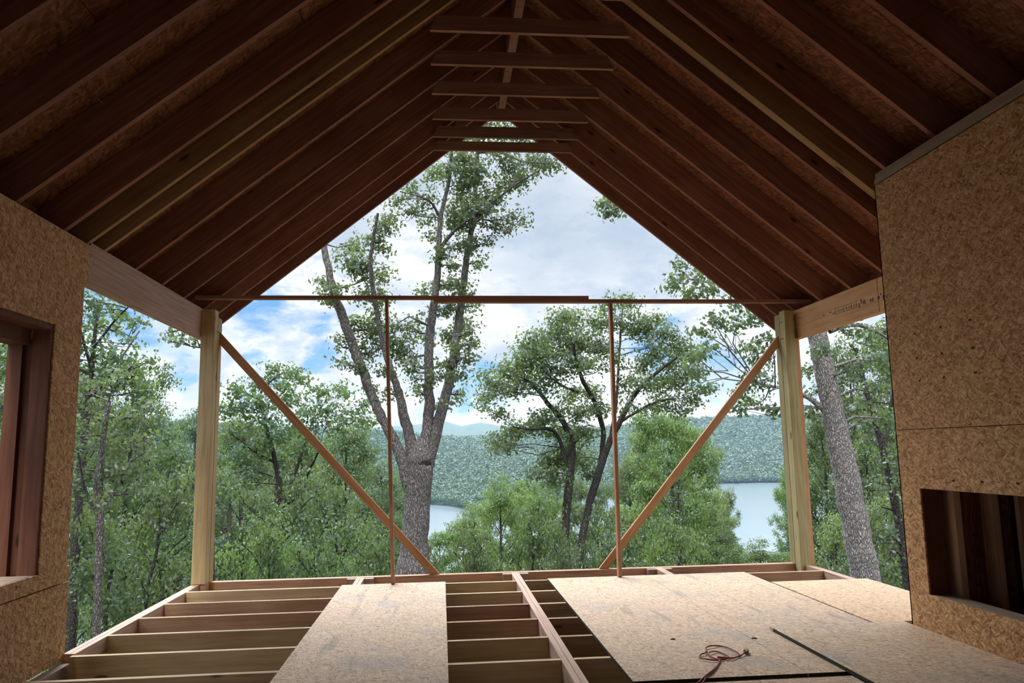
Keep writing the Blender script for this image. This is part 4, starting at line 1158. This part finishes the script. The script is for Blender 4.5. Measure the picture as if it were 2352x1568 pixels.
# (kind, px, top px, distance, width factor, where it is)
spots = [
    ('bright_tall', 1530, 948, 44, 120, 'crown filling the gap right of the right stud'),
    ('bright_tall', 1478, 990, 52, 70, 'left shoulder of the round yellow-green crown'),
    ('bright_tall', 1585, 1000, 50, 70, 'right shoulder of the round yellow-green crown'),
    ('bright', 1150, 1092, 34, 75, 'between the large oak and the twin trunks'),
    ('bright', 1235, 1105, 38, 70, 'just left of the twin trunks'),
    ('bright', 1085, 1160, 28, 60, 'with its top below the water left of the middle'),
    ('bright_tall', 1010, 1222, 32, 60, 'low behind the foot of the left brace'),
    ('oak', 1200, 1180, 22, 90, 'in front at the rim left of the twin trunks'),
    ('oak', 1105, 1228, 20, 85, 'low behind the far rim near the middle beam'),
    ('dark', 1370, 1110, 31, 60, 'between the twin trunks and the right stud'),
    ('dark', 1300, 1150, 36, 70, 'dark mass behind the twin trunks'),
    ('oak', 1440, 1040, 36, 75, 'behind the right stud'),
    ('oak', 1480, 1120, 27, 80, 'behind the crossing of right stud and brace'),
    ('needle', 1545, 1050, 33, 85, 'behind the lower right brace'),
    ('bright', 1600, 1092, 33, 80, 'right of the right brace and left of the lake'),
    ('bright', 1655, 1160, 38, 48, 'on the near bank of the lake'),
    ('bright', 1560, 1190, 24, 80, 'low at the rim under the right brace'),
    ('oak', 1640, 1215, 26, 75, 'low at the rim between brace and right post'),
    ('bright', 1745, 1238, 30, 75, 'low at the rim beside the right post'),
    ('grey', 1690, 1240, 46, 50, 'below the lake water left of the right post'),
    ('grey', 1830, 1120, 34, 55, 'hiding behind the right post'),
    ('bright', 1800, 1066, 60, 36, 'tip showing left of the right post over the water'),
    ('needle', 1905, 1110, 24, 85, 'between the right post and the leaning trunk'),
    ('oak', 1885, 940, 30, 80, 'behind the right post trimmer'),
    ('bright', 2040, 1120, 22, 80, 'right of the leaning trunk foot'),
    ('dark', 2060, 740, 26, 120, 'filling the gap beside the chimney wall'),
    ('oak', 1990, 1000, 34, 90, 'behind the leaning trunk'),
    ('oak', 1970, 1180, 20, 90, 'low behind the foot of the leaning trunk'),
    ('dark', 2160, 680, 30, 130, 'mostly hidden by the chimney wall'),
    ('oak', 1950, 780, 40, 90, 'high behind the leaning trunk'),
    ('oak', 205, 830, 30, 110, 'against the left wall end'),
    ('dark', 300, 830, 34, 110, 'middle of the opening left of the left post'),
    ('grey', 380, 920, 40, 95, 'just left of the left post'),
    ('grey', 450, 905, 52, 85, 'cut by the left post'),
    ('bright_tall', 300, 985, 44, 80, 'yellowish crown left of the left post'),
    ('bright', 400, 1010, 48, 60, 'pale crown close left of the left post'),
    ('oak', 340, 1110, 20, 110, 'low left of the left post'),
    ('dark', 250, 1220, 17, 120, 'low beside the slim pale trunk'),
    ('dark', 400, 1240, 17, 110, 'low above the left rim board'),
    ('bright', 425, 1180, 28, 70, 'small tip by the foot of the left post'),
    ('oak', 180, 1150, 22, 100, 'against the lower left wall end'),
    ('oak', 560, 950, 38, 100, 'right of the left post'),
    ('oak', 790, 960, 34, 105, 'yellow-tinged crown between brace and left stud'),
    ('oak', 700, 985, 30, 110, 'under the left brace'),
    ('grey', 870, 1040, 30, 85, 'left of the left stud'),
    ('dark', 900, 1120, 25, 75, 'behind the crossing of left stud and brace'),
    ('grey', 530, 1060, 30, 110, 'grey-green mass beside the left post'),
    ('dark', 690, 1130, 22, 120, 'dark lower mass under the left brace'),
    ('oak', 800, 1120, 22, 110, 'between the forked tree and the left stud'),
    ('bright', 545, 1220, 20, 95, 'light shrubby tree at the foot of the left post'),
    ('bright', 680, 1165, 42, 50, 'sunlit tip showing through under the brace'),
    ('oak', 620, 1200, 18, 100, 'low behind the far rim by the forked tree'),
    ('dark', 760, 1240, 17, 110, 'low behind the far rim left of the left stud'),
    ('oak', 880, 1245, 20, 90, 'low behind the far rim beside the left stud'),
    ('oak', 1460, 1230, 19, 100, 'low behind the far rim right of the right stud'),
    ('oak', 1000, 1262, 24, 60, 'low behind the end of the left brace'),
    ('dark', 1385, 1210, 20, 90, 'low behind the foot of the right brace'),
    ('dark', 1290, 1235, 19, 80, 'low between the twin trunk feet and the rim'),
    ('bright', 1065, 1178, 30, 44, 'closing the water gap on its right'),
    ('bright', 1120, 1128, 40, 60, 'second pale crown right of the large oak'),
    ('bright_tall', 1190, 1108, 44, 62, 'pale crown midway between oak and twin trunks'),
    ('oak', 1260, 1125, 40, 60, 'green crown touching the left twin trunk'),
    ('oak', 1335, 1090, 44, 60, 'showing between the twin trunks'),
    ('dark', 1255, 1060, 60, 45, 'dark crown left of the twin trunks above the pale ones'),
    ('grey', 1425, 1085, 40, 55, 'greyish crown just right of the right stud'),
    ('oak', 1495, 1075, 42, 60, 'under the round yellow-green crown'),
    ('oak', 1560, 1075, 44, 60, 'beside the right brace, half behind it'),
    ('bright', 1640, 1112, 46, 50, 'pale crown on the lake edge left of the water'),
    ('oak', 1668, 1120, 52, 34, 'narrow crown standing against the left side of the lake water'),
    ('oak', 1610, 1160, 30, 70, 'green crown below the pale one by the lake'),
    ('bright', 1695, 1262, 34, 60, 'low pale crown under the water by the right post'),
    ('grey', 1780, 1262, 40, 50, 'low greyish crown touching the right post'),
    ('oak', 1860, 1060, 34, 75, 'right against the right post trimmer'),
    ('dark', 1930, 900, 34, 90, 'dark crown behind the leaning trunk at mid height'),
    ('oak', 2010, 870, 38, 90, 'green crown between leaning trunk and slim tree'),
    ('oak', 2060, 960, 30, 90, 'green crown beside the chimney wall edge'),
    ('bright', 1900, 1180, 22, 85, 'low pale bush left of the leaning trunk foot'),
    ('dark', 2070, 1180, 20, 90, 'low dark bush at the chimney wall edge'),
    ('oak', 250, 930, 40, 90, 'green crown between slim pale trunk and post'),
    ('grey', 330, 1040, 40, 80, 'hazy crown midway between wall end and left post'),
    ('oak', 420, 1060, 36, 80, 'green crown meeting the left post'),
    ('dark', 300, 1150, 30, 90, 'shady crown behind the slim pale trunk'),
    ('oak', 640, 1050, 34, 90, 'green crown behind the forked tree'),
    ('dark', 600, 980, 40, 80, 'dark crown left of the brace middle'),
    ('oak', 740, 1060, 32, 90, 'green crown right of the forked tree'),
    ('grey', 820, 1010, 44, 70, 'hazy crown left of the large oak fork'),
    ('oak', 910, 1080, 36, 60, 'green crown left of the oak trunk'),
    ('dark', 560, 1130, 26, 80, 'shady crown at the foot of the left post'),
    ('oak', 60, 850, 24, 130, 'seen through the left window hole'),
    ('dark', -40, 780, 26, 150, 'beyond the left window hole'),
    ('grey', 20, 1080, 20, 130, 'low in the left window hole'),
]
rs0 = np.random.RandomState(77)
PLACED = []
for i, (kd, u, v, D, rp, where) in enumerate(spots):
    if D > 24 and kd != 'needle':
        D = min(95.0, max(D, 2.75 * F / rp))
    k2 = ('shrub_' + {'grey': 'oak', 'bright_tall': 'bright'}.get(kd, kd)) if D <= 24 and kd != 'needle' and v > 1040 else kd
    tm, fm, Ht = KIND[k2]
    top = at(u, v, D)
    for _ in range(14):                                # stand clear of the trees already there
        if all(math.hypot(top[0] - q[0], D - q[1]) > 0.75 * (rp * D / F + q[2]) for q in PLACED):
            break
        D += 1.6 if D > 24 else 0.5
        top = at(u, v, D)
    gz = float(ground(np.array(top[0]), np.array(D))) - 0.1
    h = top[2] - gz
    sz = h / (Ht * 1.0)
    sxy = rp * D / F / CR[k2]
    PLACED.append((top[0], D, rp * D / F))
    place_tree(NM[kd], tm, fm, (top[0], D, gz), WORD[kd] + ' ' + where, 'tree', None, rs0.uniform(0, 6.28), (sxy, sxy, sz))

# fill of the slope further down: one stand of crowns nobody could count
def icos():
    t = (1 + 5 ** .5) / 2
    v = np.array([(-1, t, 0), (1, t, 0), (-1, -t, 0), (1, -t, 0), (0, -1, t), (0, 1, t), (0, -1, -t), (0, 1, -t), (t, 0, -1), (t, 0, 1), (-t, 0, -1), (-t, 0, 1)], float)
    return v / np.linalg.norm(v[0])


def crowns(name, pos, rad, tall, leaf, nleaf, mat, seed, label, cat, rough=0.35):
    rs = np.random.RandomState(seed)
    n = len(pos)
    d = rs.normal(size=(n, nleaf, 3)); d[..., 2] = np.abs(d[..., 2]) * 1.0 - 0.25
    d /= np.linalg.norm(d, axis=2)[..., None]
    lump = 1 + 0.16 * np.sin(d[..., 0] * 5 + rs.uniform(0, 6, (n, 1))) * np.cos(d[..., 1] * 5 + rs.uniform(0, 6, (n, 1)))
    C = pos[:, None, :] + d * (rad[:, None] * lump * rs.uniform(0.80, 1.05, (n, nleaf)))[..., None] * np.array([1, 1, tall])
    C = C.reshape(-1, 3)
    N = d.reshape(-1, 3) + rs.normal(size=(n * nleaf, 3)) * rough
    N /= np.linalg.norm(N, axis=1)[:, None]
    A = rs.normal(size=N.shape); A -= N * (A * N).sum(1)[:, None]; A /= np.linalg.norm(A, axis=1)[:, None]
    B = np.cross(N, A)
    L = (leaf * np.repeat(rad, nleaf) * rs.uniform(.6, 1.3, len(C)))[:, None]
    V = np.stack([C - A * L, C + B * L * .8, C + A * L, C - B * L * .8], 1)
    me = quad_mesh(name, V, mat)
    tag(link(name, me), label, cat, kind='stuff')


FARH = leaf_mat('hill_canopy', (0.020, 0.060, 0.024), (0.045, 0.11, 0.042), (0.10, 0.18, 0.06), 0.15)
FAR = leaf_mat('far_canopy', (0.045, 0.085, 0.035), (0.085, 0.145, 0.055), (0.15, 0.22, 0.08), 0.3)
rs = np.random.RandomState(5)
n = 620
yy = 75 + 215 * rs.rand(n) ** 1.1
xx = (rs.rand(n) * 2 - 1) * (20 + 0.75 * yy)
hh = rs.uniform(2.6, 4.4, n)
zz = ground(xx, yy) + 7.0 + rs.uniform(-1.5, 2.0, n)
pos = np.stack([xx, yy, zz], 1)
keep = np.array([all(math.hypot(p[0] - q[0], p[1] - q[1]) > r + q[2] + 0.5 for q in PLACED) for p, r in zip(pos, hh)])
pos = pos[keep]; hh = hh[keep]
crowns('slope_woodland', pos, hh, 1.35, 0.045, 900, FAR, 8, 'bushy treetops covering the slope down to the lake', 'woodland')
# hills across the water
P = hP[0]
cs = []
n = 24000
ii = rs.rand(n) ** 1.25 * (P.shape[0] - 2) * 0.82; jj = rs.rand(n) * (P.shape[1] - 2)
i0 = ii.astype(int); j0 = jj.astype(int); fi = (ii - i0)[:, None]; fj = (jj - j0)[:, None]
Q = (P[i0, j0] * (1 - fi) + P[i0 + 1, j0] * fi) * (1 - fj) + (P[i0, j0 + 1] * (1 - fi) + P[i0 + 1, j0 + 1] * fi) * fj
inview = np.abs(Q[:, 0] / Q[:, 1] - 0.09) < 0.72
Q = Q[inview]
Q[:, 2] += 5
rad = rs.uniform(4.5, 9.5, len(Q)) * np.clip(np.linalg.norm(Q[:, :2], axis=1) / 1300, 0.6, 1.4)
crowns('hillside_forest', Q, rad, 1.0, 0.20, 64, FARH, 12, 'unbroken forest canopy on the hills across the lake', 'forest', 0.22)
print('crowns', len(Q), 'proto leaves', {k: len(v[1].polygons) for k, v in KIND.items()})

# thin summer haze lying over the valley, beyond the first trees
hm = bpy.data.materials.new('haze'); hm.use_nodes = True
g = NG(hm.node_tree)
vs_ = g.node('ShaderNodeVolumeScatter', {'Color': (0.50, 0.74, 1.0, 1), 'Density': 0.00009, 'Anisotropy': 0.2})
ho = g.node('ShaderNodeOutputMaterial'); g.l.new(vs_.outputs[0], ho.inputs['Volume'])
o = MB().box(-4500, 5000, 70, 5600, -70, 260).build('haze', hm)
tag(o, 'thin blue summer haze over the lake and hills', 'haze', kind='stuff')
